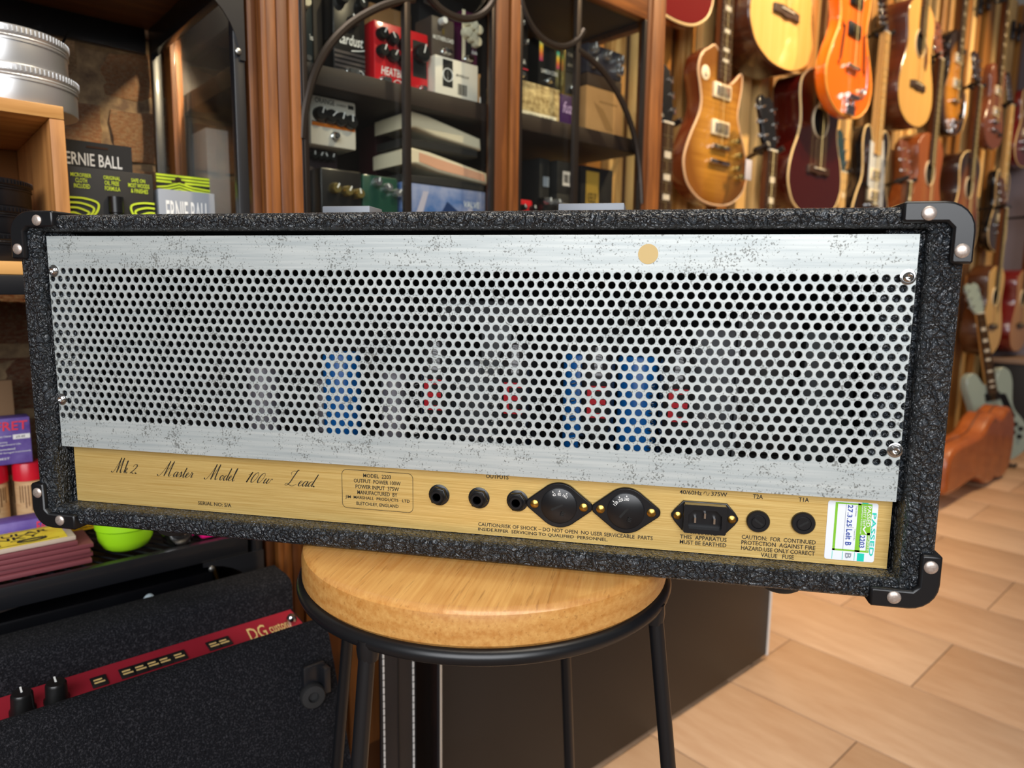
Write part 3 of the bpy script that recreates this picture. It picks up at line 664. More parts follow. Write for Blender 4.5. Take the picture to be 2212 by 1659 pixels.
# ------------------------------------------------------------------ black metal shelf unit by the brick wall
SU = wthing('metal_shelf_unit', 'black metal shelf unit with curved corner brackets in front of the brick wall', 'shelf', 0, .92, 0)
for x in (-.66, .337):
    for y in (0, .35):
        b = MB(); b.box(x + .006, x + .020, y, y + .014, 0, 1.62, .0012); b.build('post', BLACKMT, SU)
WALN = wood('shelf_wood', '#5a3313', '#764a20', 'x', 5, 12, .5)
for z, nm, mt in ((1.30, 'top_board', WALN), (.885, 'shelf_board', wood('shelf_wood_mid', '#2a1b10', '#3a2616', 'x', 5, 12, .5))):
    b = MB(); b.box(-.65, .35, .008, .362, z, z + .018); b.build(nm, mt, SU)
for z, h in ((1.262, .045), (.883, .021), (.535, .026), (.12, .026)):
    for y in (0, .358):
        b = MB(); b.box(-.66, .337, y, y + .012, z, z + h, .001); b.build('rail', BLACKMT, SU)
    b = MB(); b.box(.342, .354, .02, .35, z, z + h, .001); b.build('rail', BLACKMT, SU)
def gusset(x, z, sx, sz, r=.055):
    pts = [(x, z), (x + sx*r, z)]
    for i in range(0, 9): a = rad(90*i/8); pts.append((x + sx*(r - r*sin(a))*1.0, z + sz*(r - r*cos(a))))
    pts = [(x, z), (x + sx*r, z)] + [(x + sx*(r - r*.93*sin(rad(a))), z + sz*(r - r*.93*cos(rad(a)))) for a in range(0, 91, 10)] + [(x, z + sz*r)]
    b = MB(); b.prism(pts, -.0025, 0, 0); o = b.build('corner_bracket', BLACKMT, SU)
    for fx, fz in ((.12, .9), (.9, .12)):
        q = MB(); q.lathe([(.0042, 0), (.0036, .002), (.0015, .003), (0, .003)], (x + sx*r*fx - sx*.002, -.0025, z + sz*r*fz), FWD, 14); q.build('bolt', STEEL, o)
gusset(.357, 1.268, -1, -1, .092); gusset(.357, .535, -1, -1, .08)
b = MB()
for i in range(-60, 62):   # diamond mesh deck
    for sg in (1, -1):
        x0 = i*.017 - .2; p0 = (x0, .012); p1 = (x0 + sg*.20, .358)
        if max(p0[0], p1[0]) > .337 or min(p0[0], p1[0]) < -.64: continue
        b.cyl((p0[0], p0[1], .556), (p1[0], p1[1], .556), .0013, n=4, cap=False)
tag(b.build('mesh_deck', BLACKMT, SU), kind='stuff')
b = MB(); b.box(-.64, .337, .012, .355, .538, .541); b.build('deck_tray', mat('tray_black', '#0e0e10', .5), SU)

# wooden crate on the shelf with tins
CR = wood('crate_wood', '#a8743a', '#cf9d5c', 'x', 5, 12, .5); CRV = wood('crate_wood_side', '#8a5a2c', '#b98148', 'z', 5, 12, .5)
cs1 = on_t(152, 460, .925)[0]; cz1 = on_t(70, 222, .925)[1]; cs0 = -.22
cr = wthing('wooden_crate', 'open-fronted wooden crate on the shelf, silver tins stacked on top', 'crate', cs0, .9225, .9045); cw, chh = cs1 - cs0, cz1 - .904
for nm, a, mt in (('board', (0, cw, 0, .27, 0, .014), CR), ('board', (0, cw, 0, .27, chh - .014, chh), CR), ('board', (cw - .014, cw, 0, .27, .0145, chh - .0145), CRV), ('board', (0, .014, 0, .27, .0145, chh - .0145), CRV), ('back_board', (.0145, cw - .0145, .258, .27, .0145, chh - .0145), WALN)):
    b = MB(); b.box(*a, b=.0008); b.build(nm, mt, cr)
def tin(label, s, t, z, r, h, mt, group):
    o = wthing('screw_top_tin', label, 'tin', s, t, z, group); b = MB(); b.lathe([(r*.97, 0), (r*.98, .0015), (r*.98, h*.62)], (0, 0, 0), (0, 0, 1), 48); b.build('base', mt, o)
    b = MB(); b.lathe([(r, h*.60), (r, h*.64), (r*.985, h*.66), (r, h*.70), (r*.985, h*.74), (r, h*.78), (r*1.005, h*.80), (r*1.005, h*.96), (r*.97, h), (r*.93, h*.985), (0, h*.985)], (0, 0, 0), (0, 0, 1), 48)
    for i in range(90):
        a = 2*pi*i/90; b.box(-.0007, .0007, -.0008, .0008, h*.81, h*.955, mx=Matrix.Rotation(a, 4, 'Z') @ Matrix.Translation((r*1.006, 0, 0)))
    b.build('lid', mt, o)
SILV = mat('silver_tin', '#d6d6d6', .36, .8); BTIN = mat('black_tin', '#26272c', .3, .6)
sx_ = on_t(28, 230, 1.0)[0]
tin('silver screw-top tin lying directly on the wooden crate', sx_, 1.0, cz1 + .0012, .065, .040, SILV, None)
tin('topmost silver screw-top tin on the wooden crate', sx_ - .004, 1.003, cz1 + .0418, .062, .040, SILV, None)
for i, lb in enumerate(('lowest black screw-top tin inside the wooden crate', 'middle black screw-top tin inside the wooden crate', 'topmost black screw-top tin inside the wooden crate')):
    tin(lb, on_t(-48, 560, 1.0)[0] - .003*i, 1.0, .9192 + i*.030, .062, .0295, BTIN, 'black tins in the crate')

# care products on the shelf
zs = .9035
s0, s1, _, z1 = rect(152, 334, 368, 460, .985)
o, w, h = carton('polish_box', 'black and lime boxed polish kit with bottle window beside the crate', 'box', s0, s1, zs, z1, .985, .045, BLK, (
    ('lime_lettering', LIME, (('t', 'MICROFIBER', .03, .26, .91, .945), ('t', 'CLOTH', .08, .21, .86, .90), ('t', 'INCLUDED', .06, .24, .81, .85), ('t', 'ORIGINAL', .40, .60, .91, .945), ('t', 'OIL FREE', .41, .58, .86, .90), ('t', 'FORMULA', .41, .59, .81, .85), ('t', 'SAFE ON', .73, .90, .91, .945), ('t', 'MOST WOODS', .69, .95, .86, .90), ('t', '& FINISHES', .72, .93, .81, .85))),
    ('lime_stripes', LIME, tuple(('l', ((0, .72 - i*.045), (.16 - i*.035, .72 - i*.045), (.31 - i*.055, .69 - i*.045), (.31 - i*.055, .62 - i*.02), (.21 - i*.045, .5), (.19 - i*.045, .3), (.19 - i*.045, .05)), .0016) for i in range(4)) + tuple(('l', ((1, .72 - i*.045), (.86 + i*.03, .72 - i*.045), (.72 + i*.05, .69 - i*.045), (.72 + i*.05, .62 - i*.02), (.82 + i*.04, .5), (.84 + i*.04, .3), (.84 + i*.04, .05)), .0016) for i in range(4)))))
b = MB(); b.lathe([(.018, 0), (.018, .055), (.012, .070), (.0075, .074), (.0075, .078), (.0085, .079), (.0085, .098), (0, .099)], (w*.52, -.004, 0), (0, 0, 1), 24); b.build('bottle', BLACKPL, o)
b = MB(); ca, _ = on_t(150, 365, .985); cb, cz_ = on_t(304, 330, .985); hz = on_t(225, 297, .985)[1] - zs
b.prism([(ca - s0, h), (cb - s0, h), (cb - s0, hz), (ca - s0, hz)], .043, .045); bk = b.build('hang_card', BLK, o)
q = MB(); q.text('ERNIE BALL', ca - s0 + .004, cb - s0 - .012, h + (hz-h)*.22, h + (hz-h)*.62, .0425); q.build('white_lettering', WHITE, bk, smooth=False)
q = MB(); q.text('INSTRUMENT POLISH', ca - s0 + .006, cb - s0 - .012, h + (hz-h)*.04, h + (hz-h)*.15, .0425); q.build('lime_lettering', LIME, bk, smooth=False)
q = MB(); q.box((ca+cb)/2 - s0 - .012, (ca+cb)/2 - s0 + .012, .0424, .0428, h + (hz-h)*.8, h + (hz-h)*.87, ); q.build('hang_slot', mat('slot_brown', '#3a2416', .9), bk)
s0, s1, _, z1 = rect(344, 465, 413, 460, .985)
GREYB = mat('silver_grey_card', '#8f949c', .4)
o, w, h = carton('wipes_box', 'grey box of wipes with lime striped hang card beside the shelf post', 'box', s0, s1, zs, z1, .985, .04, GREYB, (('white_lettering', WHITE, (('t', 'ERNIE BALL', .12, .88, .62, .88),)), ('lime_lettering', LIME, (('t', 'WONDER WIPES', .12, .88, .47, .58), ('r', 0, 1, .40, .44)))))
hz = on_t(410, 372, .985)[1] - zs; b = MB(); b.prism([(.008, h), (w + .006, h), (w + .006, hz), (.008, hz)], .036, .038); bk = b.build('hang_card', BLK, o)
b = MB()
for i in range(3): b.box(.008, w + .006, .0352, .0358, h + (hz-h)*(.86 - i*.17), h + (hz-h)*(.97 - i*.17))
for i in range(3):
    zc = h + (hz-h)*(.42 - i*.15); b.tube([(.008, .0355, zc - .004), (w*.3, .0355, zc - .002), (w*.52, .0355, zc + .003), (w*.75, .0355, zc - .001), (w + .006, .0355, zc - .003)], .0016, 4)
b.build('lime_stripes', LIME, bk, smooth=False)
b = MB(); b.box(w*.38, w*.62, .0345, .0350, h + (hz-h)*.55, h + (hz-h)*.70); b.prism([(w*.5 + .004*cos(a*pi/6), h + (hz-h)*.72 + .004*sin(a*pi/6)) for a in range(12)], .0345, .0350); b.build('hang_slot', MATS['slot_brown'], bk)


# goods on the mesh shelf
zm = .5605
STRN = mat('yellow_card', '#e2c22c', .5, col2='#f0d83f', ns=60); CLEARP = mat('clear_wrap', '#c9b7a6', .12, 0, .6); MAROON = mat('maroon_card', '#7a3f45', .5)
for i in range(6):
    o = wthing('string_packet', ('lowest', 'second lowest', 'third lowest', 'third highest', 'second highest', 'topmost')[i] + ' yellow guitar string packet in the stack on the mesh shelf', 'string pack', -.070 + random.uniform(-.003, .003) + (.006 if i < 4 else -.006), .944 + i*.0010, zm + i*.0058, 'string packets stacked on the mesh shelf', yaw=random.uniform(-1.2, 1.2))
    b = MB(); b.box(0, .222, 0, .062, 0, .0052, .0008); b.build('plastic_wrap', MAROON if i < 5 else CLEARP, o)
    if i == 5:
        b = MB(); b.box(.004, .214, .003, .059, .0053, .0057); c = b.build('printed_card', STRN, o)
        b = MB(); mxr = Matrix.Translation((0, 0, .0060)) @ Matrix.Rotation(rad(-90), 4, 'X')
        def ft(s_, x0, x1, y0, y1): b.text(s_, x0, x1, y0*.67, y1*.67, 0, mx=mxr)
        ft('REGULAR', .118, .200, .058, .074); ft('SLINKY', .118, .190, .038, .055); ft('ERNIE', .074, .110, .066, .074); ft('BALL', .074, .110, .054, .062)
        ft('ELECTRIC GUITAR', .086, .150, .024, .031); ft('NICKEL WOUND STRINGS', .086, .150, .014, .021); ft('ROCK N ROLL', .160, .196, .028, .034)
        for a in (.0055, .055): b.box(.066, .206, a, a + .001, .0058, .0060)
        b.tube([(.180 + .014*cos(2*pi*i_/20), .014 + .004*sin(2*pi*i_/20), .006) for i_ in range(20)], .0012, 4, True)
        b.build('black_print', INK, c, smooth=False)
VIO = PURPLE
def fret_box(label, s0, s1, z0, z1, t, lst): carton('fret_cleaner_box', label, 'box', s0, s1, z0, z1, t, .03, VIO, lst)
s0, s1, _, z1 = rect(-40, 154, 1124, 1200, 1.018)
fret_box('long violet string-cleaner box lying behind the yellow string packets', s0, s1, zm, z1, 1.018, (('red_lettering', REDINK, (('t', 'FAST', .62, .84, .62, .92, .1), ('t', 'FRET', .62, .84, .26, .56, .1), ('t', 'ns', .28, .42, .35, .75, .3))), ('white_lettering', WHITE, (('t', 'ACCESSORIES', .30, .56, .12, .20),))))
TUB = mat('tan_tube', '#b98f63', .6, col2='#cba77c', ns=30, stretch=(1, 1, 6)); REDC = mat('red_cap', '#c4172b', .3)
for i, (px, t) in enumerate(((-13, 1.130), (66, 1.125), (48, 1.172))):
    s_, _ = on_t(px, 1080, t); o = wthing('cleaner_tube', ('leftmost red-capped cardboard tube on the mesh shelf', 'front red-capped cardboard tube nearest the amplifier corner', 'red-capped cardboard tube standing in the back row')[i], 'tube', s_, t, zm, 'red-capped tubes on the mesh shelf')
    b = MB(); b.lathe([(.0165, 0), (.0165, .078), (0, .078)], (0, 0, 0), (0, 0, 1), 24); b.build('tube_body', TUB, o); b = MB(); b.lathe([(.0178, .072), (.0178, .093), (.0165, .0955), (0, .0955)], (0, 0, 0), (0, 0, 1), 24); b.build('cap', REDC, o)
    b = MB()
    for k in range(-4, 5): a = k*.2; b.box(-.0005, .0005, -.0003, .0003, .03 + random.random()*.02, .066, mx=Matrix.Rotation(a, 4, 'Z') @ Matrix.Translation((0, -.0167, 0)))
    b.build('line_print', mat('brown_print', '#6b4a2c', .6), o, smooth=False)
zc = zm + .0962; s0, s1, _, z1 = rect(-60, 74, 905, 1030, 1.115)
fret_box('upright violet string-cleaner box with price tag standing on the red caps', s0, s1, zc, z1, 1.115, (('red_lettering', REDINK, (('t', 'FRET', .42, .96, .74, .93, .05),)), ('white_lettering', WHITE, (('t', 'Lubricates Cleaner', .36, .68, .60, .64), ('t', 'Long Lasting', .44, .60, .47, .51), ('t', 'Fingerboard Life', .44, .82, .41, .45), ('t', 'Formulated', .44, .72, .32, .36), ('t', 'All Stringed Instruments', .44, .98, .24, .28), ('t', 'BEST', .44, .62, .12, .16))), ('price_tag', mat('tag_white', '#e8e4e2', .6), (('r', .70, .985, .54, .64),)), ('price_print', mat('tag_ink', '#55555a', .6), (('t', '£9.49', .75, .90, .565, .615),))))
s0, s1, _, z1 = rect(-40, 34, 822, 908, 1.24)
carton('card_pack', 'plain tan card pack leaning by the brick wall behind the violet box', 'box', s0, s1, .5605, z1, 1.24, .01, mat('tan_card', '#8a6a4c', .8), (), None, .002)
s0, s1, _, z1 = rect(158, 209, 1100, 1193, 1.076)
carton('reed_box', 'bright yellow box with a wooden reed picture beside the green beaker', 'box', s0, s1, zm, z1, 1.076, .03, mat('yellow_box', '#e9b91a', .45), (('picture', mat('reed_tan', '#c79a72', .6), (('r', .1, .5, .35, .95),)), ('black_print', INK, (('t', 'POWER PLAY', .35, .95, .1, .2),))))
bs, bt = on_z(266, 1203, zm)
o = wthing('lime_beaker', 'bright lime green plastic beaker on the mesh shelf', 'beaker', bs + .012, bt + .036, zm)
LG = mat('lime_plastic', '#a5e41f', .35)
b = MB(); b.lathe([(.020, 0), (.026, .004), (.0315, .014), (.033, .028)], (0, 0, 0), (0, 0, 1), 36); b.build('base', LG, o); b = MB(); b.lathe([(.0328, .0285), (.0345, .0295), (.0345, .075), (.031, .080), (0, .080)], (0, 0, 0), (0, 0, 1), 36); b.build('cup', LG, o)
bs, bt = on_z(372, 1186, zm); b = MB(); b.lathe([(.015, 0), (.0185, .003), (.0205, .012), (.021, .045), (.019, .050), (0, .050)], (0, 0, 0), (0, 0, 1), 32)
tag(b.build('steel_beaker', CHROME, loc=W(bs + .014, bt + .022, zm), rz=ANG), 'small polished steel beaker right of the green one', 'beaker')
PINK = mat('hot_pink', '#e8177f', .4)
bs, bt = on_z(425, 1168, zm); b = MB(); b.lathe([(.013, 0), (.016, .003), (.017, .04), (0, .042)], (0, 0, 0), (0, 0, 1), 28); tag(b.build('pink_beaker', PINK, loc=W(bs + .025, bt + .07, zm), rz=ANG), 'small pink beaker behind the steel one', 'beaker')
b = MB(); b.box(-.022, .022, -.012, .012, 0, .012, .004); bs, bt = .304, .949; tag(b.build('pink_pouch', PINK, loc=W(bs, bt, zm), rz=ANG), 'flat hot pink pouch at the shelf front edge', 'pouch')

# ------------------------------------------------------------------ wooden display cabinet with iron tracery doors
CB0 = .366
cab = wthing('display_cabinet', 'tall wooden display cabinet with arched iron tracery on its glass doors', 'cabinet', CB0, .92, 0)
def cs(s): return s - CB0
DARKW = wood('shaded_cabinet_inside', '#190e07', '#26160a', 'x', 5, 12, .6); CABX = wood('cabinet_wood_cross', '#5a300e', '#87501f', 'x', 5, 16, .5, .08)  # inside wood is a darker copy, interior shade put into its colour
def cpart(nm, x0, x1, y0, y1, z0, z1, mt=CABWOOD, bev=.002, par=None): b = MB(); b.box(cs(x0), cs(x1), y0, y1, z0, z1, bev); return b.build(nm, mt, par or cab)
for x0, x1, y in ((.366, .378, .012), (.378, .386, -.002), (.3865, .401, .004), (.4015, .417, .004), (.4175, .431, .0)): cpart('moulding', x0, x1, y, .03, .0, 1.58)
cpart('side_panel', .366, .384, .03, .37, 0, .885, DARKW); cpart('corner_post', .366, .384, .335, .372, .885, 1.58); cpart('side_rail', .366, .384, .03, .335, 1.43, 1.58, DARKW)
b = MB(); b.box(cs(.372), cs(.375), .03, .335, .885, 1.43); b.build('side_glass', GLASS, cab, smooth=False)
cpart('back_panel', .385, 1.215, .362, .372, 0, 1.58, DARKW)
cpart('cabinet_top', .36, 1.235, -.01, .375, 1.58, 1.61, CABX)
cpart('base', .385, 1.215, .012, .36, .0, .10, CABX); cpart('counter', .385, 1.215, .004, .36, .86, .885, CABX)
for x0, x1 in ((.432, .800), (.806, 1.175)):
    d_ = cpart('base_door', x0, x1, .004, .022, .105, .855, CABWOOD); cpart('raised_panel', x0 + .05, x1 - .05, -.004, .004, .17, .79, CABWOOD, .004, d_)
b = MB(); b.lathe([(.008, 0), (.008, .003), (0, .004)], (cs(.535), .0, .255), FWD, 16); b.build('lock_plate', BRASS, cab)
cpart('corner_post', 1.176, 1.216, .0, .03, .0, 1.58); cpart('corner_post', 1.19, 1.216, .335, .362, .1, 1.58)
cpart('side_rail', 1.192, 1.214, .03, .335, 1.43, 1.58, CABX); cpart('side_rail', 1.192, 1.214, .03, .335, .80, .885, CABX)
b = MB(); b.box(cs(1.2), cs(1.203), .03, .335, .885, 1.43); b.build('side_glass', GLASS, cab, smooth=False)
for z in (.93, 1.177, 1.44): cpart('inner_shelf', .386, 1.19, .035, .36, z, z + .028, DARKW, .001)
def door(x0, x1, wl, wr, xc):
    d_ = cpart('door_stile', x0, x0 + wl, .0, .024, .89, 1.575) if wl > .004 else cpart('door_stile', x0, x0 + .004, .004, .024, .89, 1.575, BLACKMT)
    if wr > .004: cpart('door_stile', x1 - wr, x1, .0, .024, .89, 1.575)
    cpart('door_rail', x0 + wl, x1 - wr, .002, .022, 1.425, 1.48, CABX); cpart('door_rail', x0 + wl, x1 - wr, .002, .022, .89, .915, CABX)
    g0, g1 = x0 + wl, x1 - wr
    b = MB(); b.box(cs(g0), cs(g1), .012, .015, .915, 1.425); b.build('glass_pane', GLASS, cab, smooth=False)
    for a in (g0, g1 - .008): cpart('iron_strip', a, a + .008, .001, .011, .916, 1.424, IRON, .002)
    cpart('iron_bar', xc - .006, xc + .006, .000, .011, .916, 1.424, IRON, .002)
    return g0, g1
def arc(nm, pts):
    b = MB(); b.tube(smooth_loop([(cs(a), .004, z) for a, z in pts], 6, False), .0058, 8); b.build(nm, IRON, cab)
g0, g1 = door(.432, .797, .002, .027, .600)
arc('iron_arch', [on_t(*q, .925) for q in ((652, 300), (657, 240), (676, 165), (706, 105), (752, 55), (810, 20), (860, 3), (893, -2))])
def ring_arc(c, z, r, a0, a1): arc('iron_ring', [(c + r*cos(rad(a)), z + r*sin(rad(a))) for a in range(a0, a1 + 1, 15)])
ring_arc(.690, 1.400, .087, 180, 360)
g0, g1 = door(.803, 1.172, .02, .012, .965)
ring_arc(.905, 1.406, .086, 180, 330)
arc('iron_arch', [on_t(*q, .925) for q in ((1247, 108), (1275, 128), (1310, 165), (1345, 225), (1368, 290), (1380, 360), (1384, 440))])

# goods behind the glass, upper shelf
ZU = 1.2055; TP = 1.0
def R2(px0, px1, pyt, t=TP, z0=ZU): a, b_, _, z1 = rect(px0, px1, pyt, pyt + 60, t); return a, b_, z0, z1
TEALB = mat('teal_black', '#16242a', .4); REDP = mat('red_enamel', '#c9151f', .3, 0, .5); BRNG = mat('brown_grey', '#4b4038', .5); BLKP = mat('black_enamel', '#141212', .3, 0, .3)
a = R2(646, 676, 0); pedal('dark teal effects pedal with cream knobs beside the fluted post', a[0], a[1], ZU, a[2] + .16, TP, TEALB, ((.25, .92, .0085, KNOBC), (.02, .80, .0085, KNOBC), (.35, .58, .0085, KNOBC)), (('side_lettering', WHITE, (('t', 'Tumnus', .72, .98, .28, .33),)),), ((.4, .1),), ptr=False)
carton('tall_carton', 'dark brown tall carton between the teal pedal and the black pedal', 'box', *(lambda q: (q[0], q[1]))(rect(677, 696, 0, 60, 1.03)), ZU, 1.37, 1.03, .09, mat('dark_brown_card', '#33281d', .6))
a = R2(719, 789, -10); pedal('black effects pedal with white script lettering and grey stripes', a[0], a[1], ZU, min(a[3], 1.40), TP, BLKP, ((.58, .70, .009, KNOBB), (.25, .93, .009, KNOBB), (.85, .93, .009, KNOBB)), (('script_lettering', WHITE, (('t', 'Stardust', .06, .92, .42, .55, .25), ('l', ((.55, .36), (.8, .38), (.95, .40)), .0012))), ('stripes', mat('stripe_grey', '#4a4140', .6), tuple(('r', .03, .97, .09 + i*.055, .12 + i*.055) for i in range(5))), ('maker_mark', WHITE, (('o', .80, .09, .007, .0008),))), ((.45, .10), (.60, .10)))
a = R2(808, 925, 58, 1.0); pedal('bright red wide effects pedal with seven black knobs', a[0], a[1], ZU, a[3], 1.0, REDP, tuple((.12 + .19*i, .80 - .035*i, .0095, KNOBB) for i in range(3)) + tuple((.12 + .19*i, .55 - .035*i, .0095, KNOBB) for i in range(3)) + ((.84, .66, .015, KNOBB),), (('white_lettering', WHITE, (('t', 'HEATBREK', .12, .66, .22, .34, .15),)), ('black_panel', BLK, (('r', .70, .97, .30, .86),)), ('maker_mark', WHITE, (('o', .42, .10, .008, .0008),))), ((.14, .12), (.20, .12), (.86, .12)), .09)
a = R2(800, 888, 18, 1.11); carton('cardboard_box', 'tan cardboard carton with a ring mark behind the red pedal', 'box', a[0], a[1], ZU, a[3], 1.11, .08, KRAFT, (('ring_print', mat('kraft_ink', '#8a6235', .7), (('o', .45, .62, .014, .0012),)),), None)
a = R2(940, 1032, 130, .985); wb_ = a[1]; zw = a[3]
carton('white_label_box', 'white carton with black emblem and barcode on the upper cabinet shelf', 'box', a[0], a[1], ZU, zw, .985, .09, mat('white_card', '#e9dfcd', .6), (('black_emblem', BLK, (('r', .17, .40, .32, .95),)), ('emblem_ring', WHITE, (('o', .285, .60, .010, .001), ('r', .275, .295, .5, .7))), ('barcode', mat('bar_ink', '#4a453d', .6), tuple(('r', .52 + i*.024, .532 + i*.024 + .004*(i % 3), .20, .46) for i in range(9)) + (('t', 'MOTHERLOAD', .48, .78, .62, .68),))))
a = R2(1034, 1064, 146, .985); carton('brown_label_box', 'brown carton with black emblem beside the white label box', 'box', a[0], min(a[1], .79), ZU, zw - .012, .985, .09, KRAFT, (('black_emblem', BLK, (('r', .4, .98, .35, .9),)), ('white_panel', WHITE, (('r', .4, .98, .1, .32),))))
a = R2(937, 988, 40, 1.0, zw); pedal('grey-brown effects pedal standing on the white label box', a[0] - .004, a[1] - .006, zw + .0005, a[3], 1.0, BRNG, ((.40, .88, .006, WHITE),), (('white_lettering', WHITE, (('t', 'MOTHERLOAD', .05, .95, .44, .54),)), ('gold_emblem', GOLDK, (('r', .45, .55, .60, .74),))), ((.50, .18), (.64, .18)), ptr=False)
a = R2(998, 1060, 30, 1.0, zw); pedal('cream and purple effects pedal with six pale knobs', a[0], min(a[1], .795), zw + .0005, a[3], 1.0, mat('plum_enamel', '#4a1236', .35), tuple((.25 + .3*i, .80 - .06*i, .009, KNOBC) for i in range(3)) + tuple((.18 + .3*i, .58 - .06*i, .009, KNOBC) for i in range(3)), (('cream_panel', CREAM, (('r', .0, .2, .1, 1.0),)), ('dark_panel', BLK, (('p', ((.2, .15), (.5, .1), (.6, .45), (.3, .5))),)), ('white_lettering', WHITE, (('t', 'shade', .6, .95, .25, .33),))), ((.25, .12), (.4, .12)), ptr=False)
a = R2(905, 1000, -40, 1.10); carton('dark_carton', 'plain charcoal carton at the back of the upper shelf', 'box', a[0], a[1], ZU, 1.42, 1.10, .09, mat('charcoal_card', '#1d1a1c', .6), (('silver_print', KNOBS, (('r', .1, .3, .9, .94), ('r', .5, .7, .8, .84))),))
# right half
a = R2(1122, 1160, 45); a0 = max(a[0], .825); pz_ = on_t(1165, 180, .99)
s0, s1, _, z1 = rect(1118, 1208, 182, 245, .985); s0 = max(s0, .812)
carton('picture_box', 'cream carton with engraved leaf picture on the right cabinet shelf', 'box', s0, s1, ZU, z1, .985, .09, mat('engraved_cream', '#d8bd84', .6, col2='#8a6f3f', ns=90), (('white_band', mat('cream_band', '#efe3c4', .6), (('r', .0, .93, .02, .22),)), ('band_lettering', INK, (('t', 'SPECIAL EDITION', .25, .85, .08, .16),)))); zp = z1 + .0005
pedal('black effects pedal with knob and white lettering by the middle stile', s0 + .003, s0 + .038, zp, on_t(1140, 45, 1.0)[1], 1.0, BLKP, ((.3, .9, .006, KNOBS), (.6, .62, .005, KNOBS)), (('white_lettering', WHITE, (('t', 'ANNA', .1, .8, .30, .38),)), ('red_line', REDINK, (('r', .0, 1, .22, .235),))), ((.4, .1),))
RAIN = NT('rainbow_stripe'); tcx = RAIN.n('ShaderNodeTexCoord'); sp = RAIN.n('ShaderNodeSeparateXYZ'); RAIN.l(tcx.outputs['Generated'], sp.inputs[0]); RAIN.l(RAIN.ramp(sp.outputs[2], [(0, '#b0336a'), (.3, '#e2703a'), (.6, '#f0c838'), (.85, '#58b08a'), (1, '#2d8a84')]), RAIN.b.inputs['Base Color'])
s0b, s1b, _, z1b = rect(1163, 1208, 82, 190, 1.0)
pedal('black effects pedal with two rainbow stripes', max(s0b, s0 + .0405), s1b, zp, z1b, 1.0, BLKP, (), (('rainbow', RAIN.m, (('r', .02, .18, .52, .98),)), ('rainbow', RAIN.m, (('r', .84, .98, .46, .80),)), ('white_lettering', WHITE, (('t', 'LAMBDA CODE', .12, .90, .30, .38),))), ((.45, .16),))
s0, s1, _, z1 = rect(1211, 1240, 206, 255, .985); carton('violet_box', 'small dark violet carton left of the right door bar', 'box', s0, s1 + .01, ZU, z1, .985, .08, mat('dark_violet', '#3b1650', .45), (('script_lettering', mat('violet_print', '#b59cc9', .5), (('t', 'fuzz', .1, .9, .45, .8, .3),)),)); zv = z1 + .0005
s0, s1, _, z1 = rect(1210, 1246, 97, 205, .99); pedal('black effects pedal framed in brass above the violet carton', s0 + .010, s1, zv, z1, .99, GOLDK, (), (('black_face', BLK, (('r', .07, .93, .05, .97),)), ('gold_line', GOLDK, (('r', .1, .9, .46, .49),)), ('white_lettering', mat('dim_print', '#8d8578', .6), (('t', 'OBNE', .2, .9, .78, .85), ('t', 'drive', .2, .9, .58, .66)))), ((.6, .18),))
s0, s1, _, z1 = rect(1265, 1358, 196, 275, 1.0); carton('kraft_box', 'kraft cardboard carton with worn print at the right cabinet end', 'box', s0, min(s1, 1.185), ZU, z1, 1.0, .10, KRAFT, (('faint_print', mat('kraft_ink2', '#9b713f', .7), (('p', ((.2, .7), (.45, .6), (.75, .2), (.55, .2))), ('r', .35, .85, .72, .76))),)); zk = z1 + .0005
s0, s1, _, z1 = rect(1268, 1352, 168, 196, 1.0); carton('dark_carton', 'flat dark brown carton lying on the kraft carton', 'box', s0, min(s1, 1.18), zk, z1, 1.0, .09, mat('umber_card', '#3f2a17', .7)); zk = z1 + .0005
s0, s1, _, z1 = rect(1268, 1352, 104, 168, 1.0); pedal('dark effects pedal with large silver knobs at the right cabinet end', s0, min(s1, 1.18), zk, z1, 1.0, mat('slate_enamel', '#37333a', .35), ((.12, .8, .011, KNOBS), (.48, .72, .011, KNOBS), (.85, .68, .011, KNOBS), (.12, .3, .011, KNOBS), (.85, .3, .011, KNOBS)), (), (), .07)
# lower shelf
ZL = .9585
s0, s1, z0, z1 = rect(672, 770, 172, 318, 1.0); z1 = min(z1, 1.1755)
GRN2 = mat('green_enamel', '#123f30', .35, 0, .3)
s0c, s1c, _, z1c = rect(652, 738, 335, 440, 1.02)
pedal('dark plum effects pedal underneath the white pedal', s0c + .008, s1c, ZL, z0 - .001, 1.03, mat('dark_plum', '#2b1c22', .4), tuple((.25 + .17*i, .93, .006, KNOBB) for i in range(4)), (('pale_lettering', mat('pale_print', '#bdb1a2', .6), (('t', 'JAGGER', .3, .8, .70, .80),)),), (), .10)
WHP = mat('white_enamel', '#d9d3c6', .4); 
pedal('white effects pedal with an orange stripe and black knobs', s0, s1, z0, z1, 1.0, WHP, tuple((.18 + .22*i, .62 - .02*i, .0105, KNOBB) for i in range(4)), (('orange_stripe', mat('orange_print', '#e07a12', .5), (('r', .03, .97, .385, .46),)), ('black_line', INK, (('r', .03, .97, .465, .48),)), ('black_lettering', INK, (('t', 'ORANGE', .10, .52, .85, .96), ('t', 'STEREO', .56, .78, .86, .90), ('r', .82, .95, .84, .92)))), ((.50, .22),), .10)
s0, s1, _, z1 = rect(694, 782, 366, 440, .985); pedal('black effects pedal with five brass knobs in the lower cabinet', s0, s1, ZL, z1, .985, BLKP, ((.30, .74, .008, GOLDK), (.60, .72, .008, GOLDK), (.88, .70, .008, GOLDK), (.30, .40, .008, GOLDK), (.88, .36, .008, GOLDK), (.55, .33, .006, KNOBS)), (), (), .04)
